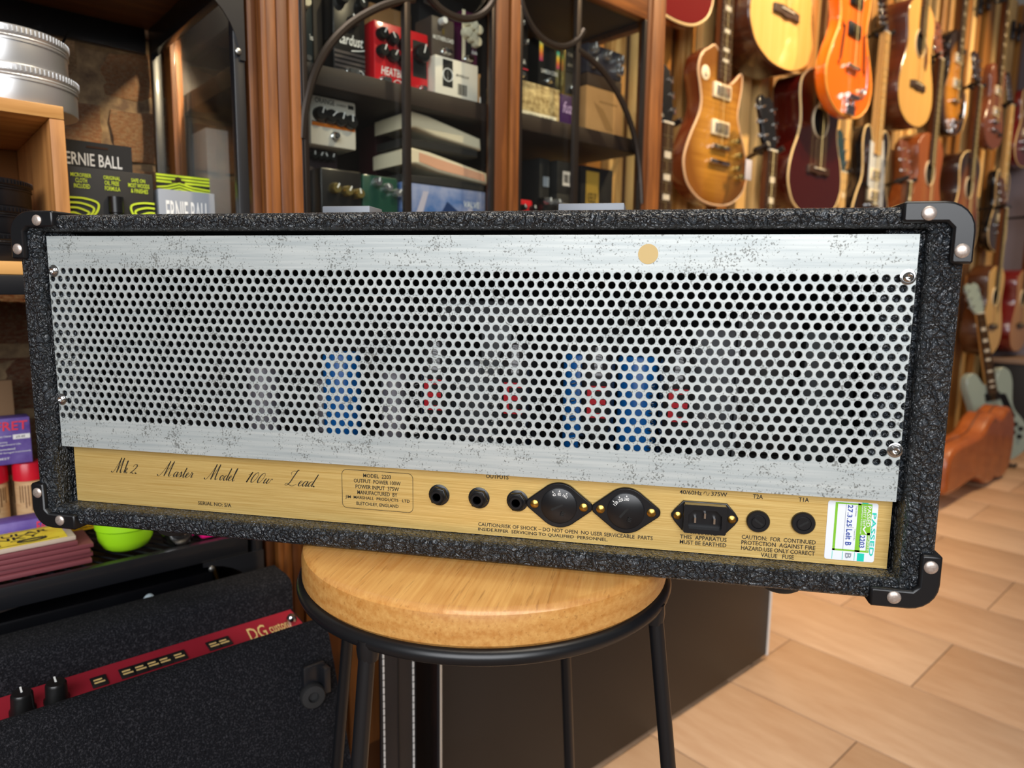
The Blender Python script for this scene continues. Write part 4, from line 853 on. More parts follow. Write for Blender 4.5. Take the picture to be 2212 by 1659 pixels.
s0, s1, _, z1 = rect(784, 860, 380, 440, .985); pedal('dark green effects pedal with silver knobs in the lower cabinet', s0, s1, ZL, z1, .985, GRN2, ((.35, .9, .007, KNOBS), (.65, .84, .007, KNOBS), (.92, .78, .007, KNOBS)), (), (), .06)
s0, s1, _, z1 = rect(812, 846, 268, 400, 1.10); z1 = min(z1, 1.175); carton('maroon_box', 'tall dark red carton in the lower cabinet shadow', 'box', s0, s1, ZL, z1, 1.10, .06, mat('maroon_card2', '#3f1218', .5), (('white_dots', WHITE, (('r', .45, .55, .42, .45), ('r', .45, .55, .30, .33))),))
s0, s1, _, z1 = rect(868, 1048, 404, 440, .985)
carton('blue_box', 'large blue printed carton carrying the two treadle pedals', 'box', s0, s1, ZL, z1, .985, .11, mat('blue_print_card', '#2f5f9f', .5, col2='#8f97b8', ns=26), (('dark_picture', NAVY, (('p', ((.33, .30), (.52, .78), (.78, .52), (.62, .05))),)), ('white_lettering', WHITE, (('t', 'Jumbo', .36, .62, .22, .36, -.2), ('t', 'VALVE', .72, .92, .72, .82))), ('pale_stripe', mat('pale_lilac', '#b9b3c4', .6), (('p', ((.02, .0), (.12, .0), (.30, .9), (.24, .9))), ('p', ((.66, .0), (.76, .0), (.84, .7), (.78, .72)))))))
CRMP = mat('cream_enamel', '#e2d4b6', .4)
def wah(label, px0, px1, py0, py1, z0, t, tread):
    s0, s1, _, _ = rect(px0, px1, py0, py1, t); w = s1 - s0; o = wthing('treadle_pedal', label, 'pedal', s0, t, z0, 'treadle pedals on the blue carton')
    b = MB(); b.prism([(0, 0), (w, 0), (w, .012), (w*.55, .015), (0, .012)], .0, .085, .002); b.build('base', mat('dark_base', '#2a2826', .5), o)
    b = MB(); b.prism([(-.002, .026), (-.002, .048), (.012, .055), (w*.3, .052), (w + .003, .032), (w + .005, .0125), (w*.4, .022), (w*.15, .030)], -.004, .088, .003); tr = b.build('treadle', CRMP, o)
    if tread: b = MB(); b.prism([(w*.18, .034), (w*.18, .048), (w*.97, .029), (w*.99, .017), (w*.4, .026)], -.0052, -.0042); b.build('grip_pad', mat('salmon_pad', '#d9a07f', .7), tr)
    return z0 + .056
zz = wah('cream treadle pedal with salmon side resting on the blue carton', 868, 1046, 380, 400, z1 + .0005, .985, True)
wah('plain cream treadle pedal stacked on top of the other one', 872, 1032, 320, 350, zz + .0005, .985, False)
s0, s1, _, z1 = rect(452, 497, 280, 440, 1.20)
carton('tall_box', 'plain pale grey tall box behind the shelf post', 'box', max(s0, .388), max(s0, .388) + .035, ZL, z1, 1.20, .07, mat('pale_grey_card', '#a8a5a4', .7))
# right lower shelf
LAB = mat('label_white', '#cfc9c4', .6)
s0, s1, _, z1 = rect(1212, 1246, 330, 440, .99)
for i in range(3):
    carton('black_carton', ('bottom', 'middle', 'top')[i] + ' black carton with white label in the stack behind the right door bar', 'box', s0 - .012, s1 + .003, ZL + i*.062, ZL + i*.062 + .0615, .99, .10, BLK, (('white_label', LAB, (('r', .25, .75, .25, .7),)), ('label_print', INK, (('r', .3, .5, .35, .6), ('r', .55, .6, .35, .6)))), 'black cartons behind the right door')
s0, s1, _, z1 = rect(1176, 1206, 345, 440, 1.0); carton('black_carton', 'taller black carton with two grey labels left of the stack', 'box', s0 - .014, s0 + .012, ZL, z1, 1.0, .10, BLK, (('grey_label', mat('label_grey', '#8f959e', .6), (('r', .35, .95, .72, .82), ('r', .3, .9, .15, .26))),))
s0, s1, _, z1 = rect(1254, 1322, 362, 440, 1.02); carton('gold_label_box', 'black carton with gold and white label in the right cabinet end', 'box', s0, min(s1, 1.185), ZL, z1, 1.02, .10, BLK, (('gold_label', mat('gold_label', '#b8913a', .5), (('r', .15, .55, .50, .95),)), ('white_label', LAB, (('r', .15, .55, .28, .50),)), ('label_print', INK, (('t', 'KEELEY', .2, .5, .62, .72), ('r', .22, .48, .38, .44)))))
s0, s1, _, z1 = rect(1124, 1160, 432, 445, .985); pedal('small red effects pedal in the right cabinet corner', max(s0, .826), s1 - .012, ZL, z1, .985, REDP, ((.1, .85, .006, KNOBB), (.9, .85, .006, KNOBB)))
s0, s1, _, z1 = rect(1172, 1214, 428, 445, .97); pedal('black effects pedal with two chrome knobs in the right cabinet', s0, s1 - .016, ZL, z1, .965, BLKP, ((.15, .92, .007, KNOBS), (.85, .92, .007, KNOBS)), depth=.02)
# ------------------------------------------------------------------ guitars (origin: body end, front face on y = 0, neck up)
HALF = {
 'acoustic': [(.004, .20), (.03, .50), (.09, .80), (.19, .97), (.28, 1), (.40, .92), (.52, .76), (.61, .69), (.70, .71), (.81, .77), (.90, .72), (.965, .50), (.995, .22)],
 'single': [(.004, .22), (.035, .56), (.11, .86), (.21, .99), (.30, .98), (.43, .82), (.55, .63), (.64, .57), (.73, .62), (.83, .70), (.92, .63), (.975, .42), (1.0, .18)],
 'double': [(.004, .22), (.03, .52), (.09, .82), (.19, .98), (.28, 1), (.42, .84), (.53, .66), (.62, .62), (.72, .66), (.84, .71), (.95, .67), (1.0, .52), (.985, .36), (.90, .24), (.86, .15)]}
CUT = [(.004, .22), (.035, .56), (.11, .86), (.21, .99), (.30, .98), (.43, .82), (.55, .63), (.62, .57), (.70, .60), (.79, .65), (.875, .66), (.89, .60), (.84, .44), (.80, .28), (.82, .17)]
CUTA = [(.004, .20), (.03, .50), (.09, .80), (.19, .97), (.28, 1), (.40, .92), (.52, .76), (.61, .69), (.70, .71), (.80, .74), (.89, .70), (.91, .62), (.86, .45), (.82, .3), (.83, .2)]
def outline(kind, L, Wd, cut=None):
    l = HALF[kind]; r = {'single': CUT}.get(kind, l) if cut is None else (CUTA if cut else l)
    pts = [(w*Wd/2, z*L, 0) for z, w in r] + [(-w*Wd/2, z*L, 0) for z, w in l[::-1]]
    return [(p.x, p.y) for p in smooth_loop(pts, 4)]
FB = mat('rosewood_board', '#2c1a12', .5, col2='#3b2418', ns=20, stretch=(20, 20, 1)); MAHO = wood('mahogany_neck', '#5a2f17', '#7a4423', 'z', 4, 14, .4, .3)
MAPLE = wood('maple_neck', '#c79a5a', '#ddb87a', 'z', 4, 14, .4, .3); PEARL = mat('pearl_inlay', '#e6e2d3', .3); FRETS = mat('fret_nickel', '#b9b5aa', .3, 1); BIND = mat('cream_binding', '#e0c58e', .45)
STRG = mat('string_wire', '#b59a62', .35, 1)
def guitar(label, s, t, z, kind, L, Wd, D, side, top, binding=BIND, neck=MAHO, board=FB, scale=.628, br=.33, head='three', headm=None, group='guitars hanging on the slat wall', yaw=0, roll=0, cut=None, pickups=(), pickm=None, hole=None, guard=None, bridge='pin', knobs=(), tail=None, fholes=False, inlay='block', inlm=None, body_hole=None, lean=0, hanger=True, hdx=0):
    o = wthing('guitar', label, 'guitar', s, t, z, group, yaw)
    if roll or lean: o.rotation_euler = (Matrix.Rotation(ANG + rad(yaw), 3, 'Z') @ Matrix.Rotation(rad(lean), 3, 'X') @ Matrix.Rotation(rad(roll), 3, 'Y')).to_euler()
    poly = outline(kind, L, Wd, cut)
    b = MB(); b.prism(poly, .0008, D, .006); body = b.build('body', side, o)
    b = MB(); b.prism(inset(poly[::-1] if sum(poly[i-1][0]*poly[i][1] - poly[i][0]*poly[i-1][1] for i in range(len(poly))) < 0 else poly, .004), -.0012, .0012, .0006); b.build('soundboard' if kind == 'acoustic' else 'top', top, o)
    if binding: b = MB(); b.tube([(x, .0018, zz_) for x, zz_ in poly], .0034, 6, True); b.build('binding', binding, o)
    zb = L*br; zn = zb + scale; zj = L*(.97 if kind == 'acoustic' else .80 if kind == 'single' else .84); zf = zb + scale*.30
    b = MB(); wn, wj = .0215, .028
    b.add([(-wj, -.006, zj - .02), (wj, -.006, zj - .02), (wn, -.006, zn), (-wn, -.006, zn), (-wj*.7, .018, zj - .02), (wj*.7, .018, zj - .02), (wn*.7, .014, zn), (-wn*.7, .014, zn)], [(0, 1, 2, 3), (5, 4, 7, 6), (0, 4, 5, 1), (2, 6, 7, 3), (1, 5, 6, 2), (0, 3, 7, 4)]); nk = b.build('neck', neck, o, smooth=False)
    b = MB(); wf = .029; b.add([(-wf, -.011, zf), (wf, -.011, zf), (wn, -.011, zn), (-wn, -.011, zn), (-wf, -.005, zf), (wf, -.005, zf), (wn, -.005, zn), (-wn, -.005, zn)], [(0, 1, 2, 3), (5, 4, 7, 6), (0, 4, 5, 1), (2, 6, 7, 3), (1, 5, 6, 2), (0, 3, 7, 4)]); fbo = b.build('fingerboard', board, o, smooth=False)
    b = MB(); fz = [zb + scale*2**(-i/12) for i in range(1, 20)]
    for q in fz: wq = wn + (wf - wn)*(zn - q)/(zn - zf); b.box(-wq, wq, -.0118, -.0108, q - .0008, q + .0008)
    tag(b.build('frets', FRETS, fbo, smooth=False), kind='stuff')
    for i in (2, 4, 6, 8, 11, 14, 16):
        q = (fz[i] + fz[i-1])/2; hw = min(.0125, .42*(fz[i-1] - fz[i]))
        b = MB()
        if inlay == 'block': b.box(-.014, .014, -.0114, -.0108, q - hw*.7, q + hw*.7)
        else: b.lathe([(.0032, .0108), (0, .0114)], (0, 0, q), FWD, 10)
        b.build('inlay', inlm or PEARL, fbo, smooth=False)
    hm = headm or side; hl = .17 if head == 'three' else .18
    if head == 'three': hp = [(-wn, 0), (wn, 0), (.036, .03), (.040, .15), (.020, .165), (0, .155), (-.020, .165), (-.040, .15), (-.036, .03)]
    else: hp = [(-wn, 0), (wn, 0), (.024, .03), (.030, .05), (.034, .15), (.012, .19), (-.012, .18), (-.026, .06)]
    mh = Matrix.Translation((0, -.004, zn)) @ Matrix.Rotation(rad(-10), 4, 'X')
    b = MB(); b.prism(hp, 0, .014, .001, mx=mh); hd = b.build('headstock', hm, o)
    b = MB(); b.box(-wn, wn, -.0125, -.004, zn - .003, zn + .002); b.build('nut', PEARL, nk)
    for i in range(6):
        if head == 'three': sx = -1 if i < 3 else 1; x = sx*.030; zz_ = .04 + (i % 3)*.042
        else: sx = -1; x = -.008 + i*.001; zz_ = .035 + i*.024
        b = MB(); b.cyl((x, -.012, zz_), (x, .0, zz_), .003, n=8, mx=mh); b.lathe([(.005, 0), (.005, .003)], (x, 0, zz_), FWD, 10, mx=mh); b.box(x + sx*.008, x + sx*.026, .004, .010, zz_ - .006, zz_ + .006, .002, mx=mh); b.build('tuner', CHROME, hd)
    b = MB()
    for i in range(6):
        x0 = (i - 2.5)*.0102; x1 = (i - 2.5)*.0068; b.cyl((x0, -.016, zb), (x1, -.0135, zn), .0005 + .00008*(5 - i), n=3, cap=False)
    tag(b.build('strings', STRG, o, smooth=False), kind='stuff')
    if hole:
        hzc = L*.66; b = MB(); b.lathe([(.049, -.0), (0, .0)], (0, -.0016, hzc), FWD, 32); b.build('sound_hole', DARKIN, o, smooth=False)
        b = MB(); b.tube([(.054*cos(2*pi*i/40), -.0016, hzc + .054*sin(2*pi*i/40)) for i in range(40)], .005, 6, True, rz=.0008); b.build('rosette', hole, o, smooth=False)
    if guard:
        gm, gp = guard; b = MB(); b.prism([(x*Wd/2, q*L) for x, q in gp], -.0034, -.0014); b.build('pickguard', gm, o)
    if bridge == 'pin':
        b = MB(); b.prism([(-.075, zb - .016), (-.03, zb - .014), (0, zb - .020), (.03, zb - .014), (.075, zb - .016), (.075, zb + .008), (.03, zb + .014), (-.03, zb + .014), (-.075, zb + .008)], -.010, 0, .002); bo = b.build('bridge', FB, o)
        b = MB(); b.box(-.036, .036, -.013, -.009, zb + .001, zb + .004); b.build('saddle', PEARL, bo)
    else:
        b = MB(); b.box(-.041, .041, -.015, 0, zb - .006, zb + .006, .002); b.build('bridge', CHROME, o)
    if tail == 'stop': b = MB(); b.box(-.049, .049, -.015, -.001, zb - .05, zb - .036, .005); b.build('tailpiece', CHROME, o)
    if tail == 'vibrato':
        b = MB(); b.box(-.03, .03, -.012, -.001, .004, .035, .003); b.cyl((-.035, -.012, .06), (.035, -.012, .06), .009, n=14); b.box(-.028, -.018, -.010, -.002, .03, .07, .002); b.box(.018, .028, -.010, -.002, .03, .07, .002)
        b.tube(smooth_loop([(.03, -.014, .058), (.05, -.022, .062), (.06, -.028, .09), (.055, -.03, .15), (.045, -.03, .19)], 4, False), .003, 8); b.build('vibrato_tailpiece', CHROME, o)
    for i, fz_ in enumerate(pickups):
        q = L*fz_; b = MB(); b.box(-.044, .044, -.008, 0, q - .021, q + .021, .002); pr = b.build('pickup_ring', pickm or CREAM, o)
        b = MB(); b.box(-.034, .034, -.012, -.004, q - .014, q + .014, .002); b.build('pickup', KNOBS if pickm is not BLACKPL else BLACKPL, pr)
    for fx, fq, km in knobs:
        b = MB(); b.lathe([(.012, 0), (.011, .012), (.010, .014), (0, .014)], (fx*Wd/2, -.001, fq*L), FWD, 16); b.build('control_knob', km, o)
    if fholes:
        for sx in (-1, 1):
            c0 = [(.52, .60), (.50, .57), (.46, .58), (.47, .53), (.50, .47), (.53, .40), (.555, .35), (.60, .34), (.585, .31)]
            P = smooth_loop([(sx*a*Wd/2*.95, -.0020, q*L) for a, q in c0], 4, False); b = MB(); b.tube(P, [.0035 + .0035*sin(pi*i/(len(P)-1)) for i in range(len(P))], 6, rz=.0004); b.build('f_hole', DARKIN, o, smooth=False)
    if hanger: hang(s, t + .004, z + zn, hdx)
    return o, zn
HN = [0]
def hang(s, t, zn, dx=0):
    HN[0] += 1
    o = wthing('guitar_hanger', HL[HN[0] - 1] if HN[0] <= len(HL) else 'black wall hanger', 'hanger', s, T_WALL - .018, zn, 'black guitar hangers on the slat wall')
    d = T_WALL - .018 - t
    b = MB(); b.box(dx - .02, dx + .02, -.012, 0, -.05, .05, .003); b.build('wall_plate', BLACKPL, o)
    b = MB(); b.cyl((dx, -.01, 0), (0, -(d - .028), .004), .007, n=10); b.build('arm', BLACKPL, o)
    b = MB(); b.tube(smooth_loop([(-.045, -(d + .022), .012), (-.040, -d, .004), (-.028, -(d - .028), .002), (.028, -(d - .028), .002), (.040, -d, .004), (.045, -(d + .022), .012)], 4, False), .0085, 8); b.build('yoke', BLACKPL, o)
    for zc_ in (.032, -.032):
        b = MB(); b.lathe([(.004, 0), (.003, .002), (0, .002)], (dx, -.012, zc_), FWD, 10); b.build('screw', STEEL, o)
TE, TA = 1.205, 1.15     # front planes of solid and acoustic bodies
HB = flame_top('honey_flame', '#9a661f', '#c08a34', '#7d4c14'); AMBSIDE = mat('red_brown_lacquer', '#5d260f', .28, 0, .7); SPRUCE = wood('spruce_top', '#dfae5c', '#eabf72', 'z', 3, 40, .35, .5); DKMAH = mat('dark_mahogany', '#3a1a0c', .3, 0, .6, col2='#4d2410', ns=6, stretch=(1, 1, 8))
ORANGE = mat('orange_lacquer', '#ea6a08', .22, 0, .9); REDAC = mat('cherry_lacquer', '#380704', .2, 0, .8); BLACKL = mat('black_lacquer', '#0e0d0e', .18, 0, .8)
SBURST = flame_top('tobacco_burst', '#c97f1d', '#dd9a2c', '#23120a'); MAHTOP = wood('mahogany_top', '#7a3b17', '#9a5424', 'z', 4, 30, .3, .6); COPPER = mat('copper_lacquer', '#7e4426', .25, 0, .8); CHERRY = mat('deep_cherry', '#6d1410', .22, 0, .8); GGREEN = mat('sea_grey_lacquer', '#92a199', .3, 0, .5)
HL = ['black wall hanger above the cherry guitar', 'black wall hanger above the honey coloured guitar', 'black wall hanger above the large natural acoustic', 'black wall hanger above the orange guitar', 'black wall hanger above the small natural acoustic', 'black wall hanger above the sunburst electric', 'black wall hanger above the copper guitar', 'black wall hanger above the rightmost cherry guitar', 'black wall hanger holding the neck beside the cabinet', 'black wall hanger with white tag under the dark headstock', 'black wall hanger above the red acoustic', 'black wall hanger under the teal headstock', 'black wall hanger holding the black and white guitar', 'black wall hanger holding the mahogany acoustic', 'black wall hanger left of the mahogany acoustic', 'black wall hanger holding the dark burst acoustic', 'black wall hanger holding the black guitar at the wall end', 'black wall hanger above the low natural acoustic', 'black wall hanger above the low cherry-sided acoustic']
def gpos(px, py, t): return on_t(px, py, t)
# upper row
s, z = gpos(1462, 46, TE); guitar('deep cherry solid guitar cut by the top of the picture beside the cabinet', s, TE, z, 'single', .42, .33, .045, CHERRY, CHERRY, BIND, pickups=(.5, .7), bridge='bar', tail='stop', knobs=((.55, .25, KNOBC),))
s, z = gpos(1545, 443, TE); guitar('honey flamed single-cut guitar with cream binding and two chrome pickups', s, TE, z, 'single', .44, .335, .055, AMBSIDE, HB, mat('pinkish_binding', '#dcb48a', .45), pickups=(.50, .735), bridge='bar', tail='stop', knobs=((.52, .44, GOLDK), (.62, .35, GOLDK), (.58, .26, GOLDK), (.72, .21, GOLDK)), guard=None, br=.375, inlay='block', headm=BLACKL)
b = MB(); b.lathe([(.020, 0), (.020, .0016), (.008, .004), (.008, .008), (0, .008)], (-.085, -.001, .36), FWD, 20); b.build('toggle_switch', CREAM, [x for x in bpy.data.objects if x.name == 'guitar.001'][0])
s, z = gpos(1688, 150, TA); guitar('large natural spruce acoustic guitar with dark sides hanging high', s, TA, z, 'acoustic', .50, .40, .115, DKMAH, SPRUCE, None, hole=CREAM, scale=.645, inlay='dot')
s, z = gpos(1830, 252, 1.06); guitar('bright orange hollow-body guitar with vibrato tailpiece', s, 1.06, z, 'single', .455, .335, .04, ORANGE, ORANGE, mat('orange_binding', '#e8a44a', .4), board=BLACKL, pickups=(.58, .78), pickm=BLACKPL, bridge='bar', tail='vibrato', fholes=True, knobs=((.5, .2, KNOBS), (.62, .9, KNOBS)), scale=.625, headm=ORANGE)
s, z = gpos(1972, 274, TA); guitar('small natural top acoustic guitar with mahogany sides', s, TA, z, 'acoustic', .49, .37, .105, mat('red_mahogany', '#4a1d0c', .3, 0, .6, col2='#602a12', ns=6, stretch=(1, 1, 8)), SPRUCE, None, hole=CREAM, scale=.63, inlay='dot', guard=(mat('tortoise', '#5a2c14', .3), ((.28, .70), (.42, .66), (.48, .55), (.42, .47), (.30, .50), (.28, .58))))
s, z = gpos(2054, 292, TE); guitar('tobacco sunburst hollow electric with pickguard on the right of the wall', s, TE, z, 'single', .46, .34, .06, mat('burst_side', '#1f110a', .25, 0, .7), SBURST, None, pickups=(.5, .74), bridge='bar', tail='vibrato', knobs=((.5, .22, KNOBB), (.62, .32, KNOBB)), guard=(BLACKPL, ((.25, .75), (.5, .72), (.55, .4), (.3, .36))))
s, z = gpos(2142, 322, TE); guitar('copper brown slab guitar near the end of the slats', s, TE, z, 'double', .42, .32, .045, COPPER, COPPER, None, pickups=(.45, .7), bridge='bar', tail='stop', knobs=((.55, .2, KNOBB),))
s, z = gpos(2206, 360, TE); guitar('deep cherry guitar cut by the right edge of the picture', s, TE, z, 'double', .42, .33, .045, CHERRY, CHERRY, BIND, pickups=(.45, .7), bridge='bar', tail='stop')
# middle and lower rows
NUT = lambda kind_L, br, sc: kind_L*br + sc
def low(px, py, t, L, br, sc): s_, zn_ = gpos(px, py, t); return s_, zn_ - (L*br + sc)
s, z = low(1438, 266, TE, .44, .375, .628); guitar('black guitar whose inlaid neck rises right beside the cabinet', s, TE, z, 'single', .44, .33, .05, BLACKL, BLACKL, BIND, pickups=(.5, .735), bridge='bar', tail='stop', br=.375)
s, z = low(1664, 326, 1.10, .42, .33, .628); guitar('dark guitar with six chrome tuners on its black headstock and a white tag', s, 1.10, z, 'double', .42, .32, .04, BLACKL, BLACKL, BIND, pickups=(.45, .7), bridge='bar', tail='stop', headm=BLACKL, hdx=.12)
sq, zq = gpos(1618, 345, 1.085); b = MB(); b.box(-.016, .016, -.0006, .0006, -.055, .0, .0003); tag(b.build('price_tag', mat('tag_paper', '#b9b6bd', .7), loc=W(sq, 1.085, zq), rz=ANG), 'blank white price tag hanging below the dark headstock', 'tag')
s, z = gpos(1757, 470, TA); guitar('wine red glossy acoustic guitar with cream binding', s, TA, z, 'acoustic', .478, .38, .10, REDAC, REDAC, BIND, hole=CREAM, scale=.645, inlay='dot', board=MAPLE)
s, z = low(1818, 372, TE, .42, .33, .628); guitar('guitar with a dark teal headstock below the orange hollow-body', s, TE, z, 'single', .42, .32, .045, mat('teal_lacquer', '#173a44', .3, 0, .6), mat('teal_lacquer2', '#1b434d', .3, 0, .6), BIND, pickups=(.5, .735), bridge='bar', tail='stop', board=MAPLE, headm=mat('teal_lacquer', '#173a44'))
s, z = low(1912, 75, 1.19, .42, .33, .648); guitar('black double-cut guitar with white pickguard and cream edges', s, 1.19, z, 'double', .44, .34, .05, BLACKL, BLACKL, BIND, board=MAPLE, neck=MAPLE, pickups=(.42, .6), bridge='bar', scale=.648, guard=(mat('pearl_white', '#cfd6d8', .3), ((-.35, .88), (.1, .84), (.35, .92), (.55, .62), (.6, .3), (.25, .25), (.0, .42), (-.3, .5))), knobs=((.35, .25, KNOBC), (.45, .18, KNOBC)), head='six', headm=BLACKL, inlay='dot')
s, z = low(2030, 128, TA, .49, .33, .63); guitar('all-mahogany acoustic guitar hanging at the lower right', s, TA, z, 'acoustic', .49, .38, .10, MAHTOP, MAHTOP, None, hole=CREAM, scale=.63, inlay='dot')
s, z = low(1961, 392, 1.10, .28, .33, .50); guitar('travel-size guitar with a small brown headstock left of the mahogany acoustic', s, 1.10, z, 'single', .28, .17, .04, COPPER, COPPER, None, bridge='bar', headm=COPPER, scale=.50, hdx=.12)
s, z = low(2114, 186, TA, .49, .33, .63); guitar('dark burst acoustic guitar lit from above near the wall end', s, TA, z, 'acoustic', .49, .39, .11, mat('dark_burst_side', '#2a130a', .25, 0, .7), flame_top('dark_burst', '#7a3c12', '#94521c', '#1c0d07'), BIND, hole=CREAM, scale=.63, inlay='dot')
s, z = low(2184, 228, TE, .44, .33, .648); guitar('black guitar with cream edge at the very end of the slats', s, TE, z, 'double', .44, .34, .05, BLACKL, BLACKL, BIND, board=MAPLE, neck=MAPLE, pickups=(.42, .65), bridge='bar', scale=.648, tail='stop', head='six')
s, z = gpos(2136, 768, 1.13); guitar('low natural acoustic guitar right of the amplifier', s, 1.13, z, 'acoustic', .49, .38, .10, mat('walnut_side', '#4f2a12', .3, 0, .5), SPRUCE, None, hole=CREAM, scale=.63, inlay='dot', guard=(MATS['tortoise'], ((.28, .70), (.42, .66), (.48, .55), (.42, .47), (.30, .50), (.28, .58))), group='acoustic guitars low on the wall')
s, z = gpos(2196, 760, 1.13); guitar('low acoustic guitar with cherry red sides at the picture edge', s, 1.13, z, 'acoustic', .49, .38, .11, CHERRY, wood('warm_spruce', '#c08a58', '#cf9b66', 'z', 3, 40, .35, .4), None, hole=CREAM, scale=.63, inlay='dot', group='acoustic guitars low on the wall')
for px, py, lb in ((2126, 8, 'empty black wall hanger at the top right of the slats'), (2196, 64, 'empty black wall hanger on the last slats')):
    s_, z_ = on_t(px, py, T_WALL - .04); HL.append(lb); hang(s_, T_WALL - .11, z_)
# ------------------------------------------------------------------ carpet-covered combo in the left foreground
combo = wthing('combo_amplifier', 'black carpet-covered combo amplifier with red control strip in the left foreground', 'amplifier', 0, 0, 0)
sR, sL = .358, -.30
def xprism(mb, prof, s0, s1, m=0):  # profile (t, z) swept along s
    n = len(prof); vs = [(s0, a, b_) for a, b_ in prof] + [(s1, a, b_) for a, b_ in prof]
    fs = [(i, (i+1) % n, n + (i+1) % n, n + i) for i in range(n)] + [tuple(range(n-1, -1, -1)), tuple(range(n, 2*n))]
    mb.add(vs, fs, m)
cp = .497
b = MB(); xprism(b, [(.735, .335), (.678, .335), (.674, .338), (.6755, .342), (.727, .484), (.735, .496), (.747, .4995), (.759, .494), (.764, .474), (.764, .335)], sL, sR); b.build('front_baffle', CARPET, combo, ang=50)
b = MB(); xprism(b, [(.735, .012), (.735, .3345), (.764, .3345), (.764, .470), (.828, .478), (.828, .512), (.834, .520), (.848, .5225), (.885, .5225), (.892, .516), (.892, .02)], sL, sR); b.build('cabinet_body', CARPET, combo, ang=50)
REDS = mat('red_control_panel', '#a02433', .4, .2, bump=.1, bs=700)
b = MB(); xprism(b, [(.7645, .4705), (.8275, .4785), (.8275, .4815), (.7645, .4735)], sL + .005, sR - .004); strip = b.build('control_strip', REDS, combo, smooth=False)
tilt = math.atan2(.008, .063)
def strip_mx(s, t): return Matrix.Translation((s, t, .4737 + (t - .7645)*.127)) @ Matrix.Rotation(tilt, 4, 'X')
for px in (28, 105):
    s_, _ = on_z(px, 1450, .49); b = MB(); mx = strip_mx(s_, .792); b.lathe([(.0115, 0), (.0115, .004), (.0100, .006), (.0095, .020), (.008, .0225), (0, .0225)], (0, 0, 0), (0, 0, 1), 24, mx=mx); ko = b.build('knob', KNOBB, strip)
    for i in range(24): pass
    q = MB(); q.box(-.0008, .0008, 0, .009, .0222, .0231, mx=mx); q.build('pointer', WHITE, ko)
for px in (178, 245, 277, 308, 338, 375, 470, 498):
    s_, _ = on_z(px, 1400, .48); b = MB(); mx = strip_mx(s_, .802); b.box(-.0075, .0075, -.009, .009, 0, .0016, .0005, mx=mx); pl = b.build('label_plate', BLK, strip)
    q = MB()
    for k in range(2): q.box(-.005, .005 - .002*k, -.004 + k*.005, -.0015 + k*.005, .0016, .0018, mx=mx)
    q.build('gold_print', mat('gold_print', '#d8b878', .4), pl, smooth=False)
b = MB(); mxr = strip_mx(.288, .780) @ Matrix.Rotation(rad(-90), 4, 'X'); b.text('DG', .0, .024, .006, .034, -.0004, mx=mxr, shear=.3); b.text('custom', .026, .052, .010, .026, -.0004, mx=mxr, shear=.3); b.build('gold_lettering', MATS['gold_print'], strip, smooth=False)
b = MB(); b.lathe([(.0065, 0), (.0065, .006), (.004, .010), (0, .010)], (0, 0, 0), (0, 0, 1), 14, mx=strip_mx(.343, .80)); b.build('jewel_lamp', CHROME, strip)
# corner roller on the front baffle
fx = lambda z: .6655 + (z - .312)*.3535
def roller(s, z):
    t = fx(z); b = MB(); b.box(s - .012, s + .014, t - .006, t + .002, z - .006, z + .034, .002); b.box(s + .008, s + .016, t - .016, t + .006, z + .0, z + .03, .001); rb = b.build('roller_bracket', BLACKMT, combo)
    b = MB(); b.lathe([(.006, .0), (.0125, .001), (.014, .004), (.014, .010), (.0125, .013), (.006, .0135), (.005, .009), (0, .009)], (s - .002, t - .003, z), (-.25, -1, .1), 24); b.build('rubber_wheel', RUBBER, rb)
roller(.326, .435)

# ------------------------------------------------------------------ under the shelf: long black case with small finds on it
case = wthing('long_case', 'long black hard case standing under the mesh shelf', 'case', -.4, 1.0, 0)
b = MB(); b.box(0, .715, 0, .24, 0, .437, .004); b.build('case_body', mat('case_black', '#0d0e13', .35), case); b = MB(); b.box(0, .715, -.002, .242, .4372, .49, .004); lid = b.build('lid', mat('case_black2', '#0e0f14', .35), case)
b = MB(); b.cyl((0, -.002, .4375), (.715, -.002, .4375), .0018, n=6); b.build('edge_highlight', mat('case_edge_shine', '#6d6155', .4, .6), case)  # pale line standing in for the highlight along the case edge
orn = wthing('ornate_tailpiece', 'ornate cast silver tailpiece lying on the long black case', 'fitting', .04, 1.02, .4905)
SLV = mat('old_silver', '#9a8c86', .35, .9, bump=.3, bs=400)
b = MB(); b.tube(smooth_loop([(0, 0, .006), (.05, .004, .010), (.10, .01, .014), (.15, .014, .018), (.19, .016, .022), (.205, .016, .020)], 5, False), [.003]*6 + [.004]*5 + [.006]*5 + [.009]*5 + [.007]*5, 8, rz=.012); b.build('stem', SLV, orn)
for i in range(26):
    f = i/25; b = MB(); r = .0035 + .0045*f; x = .02 + .175*f; y = -.004 + .02*random.random(); b.lathe([(0, -r*.7), (r*.7, -r*.5), (r, 0), (r*.6, r*.6), (0, r*.8)], (x, y, .014 + .012*f + .004*random.random()), (0, 0, 1), 8); b.build('cast_leaf', mat('old_bronze', '#8a7668', .35, .8), orn)
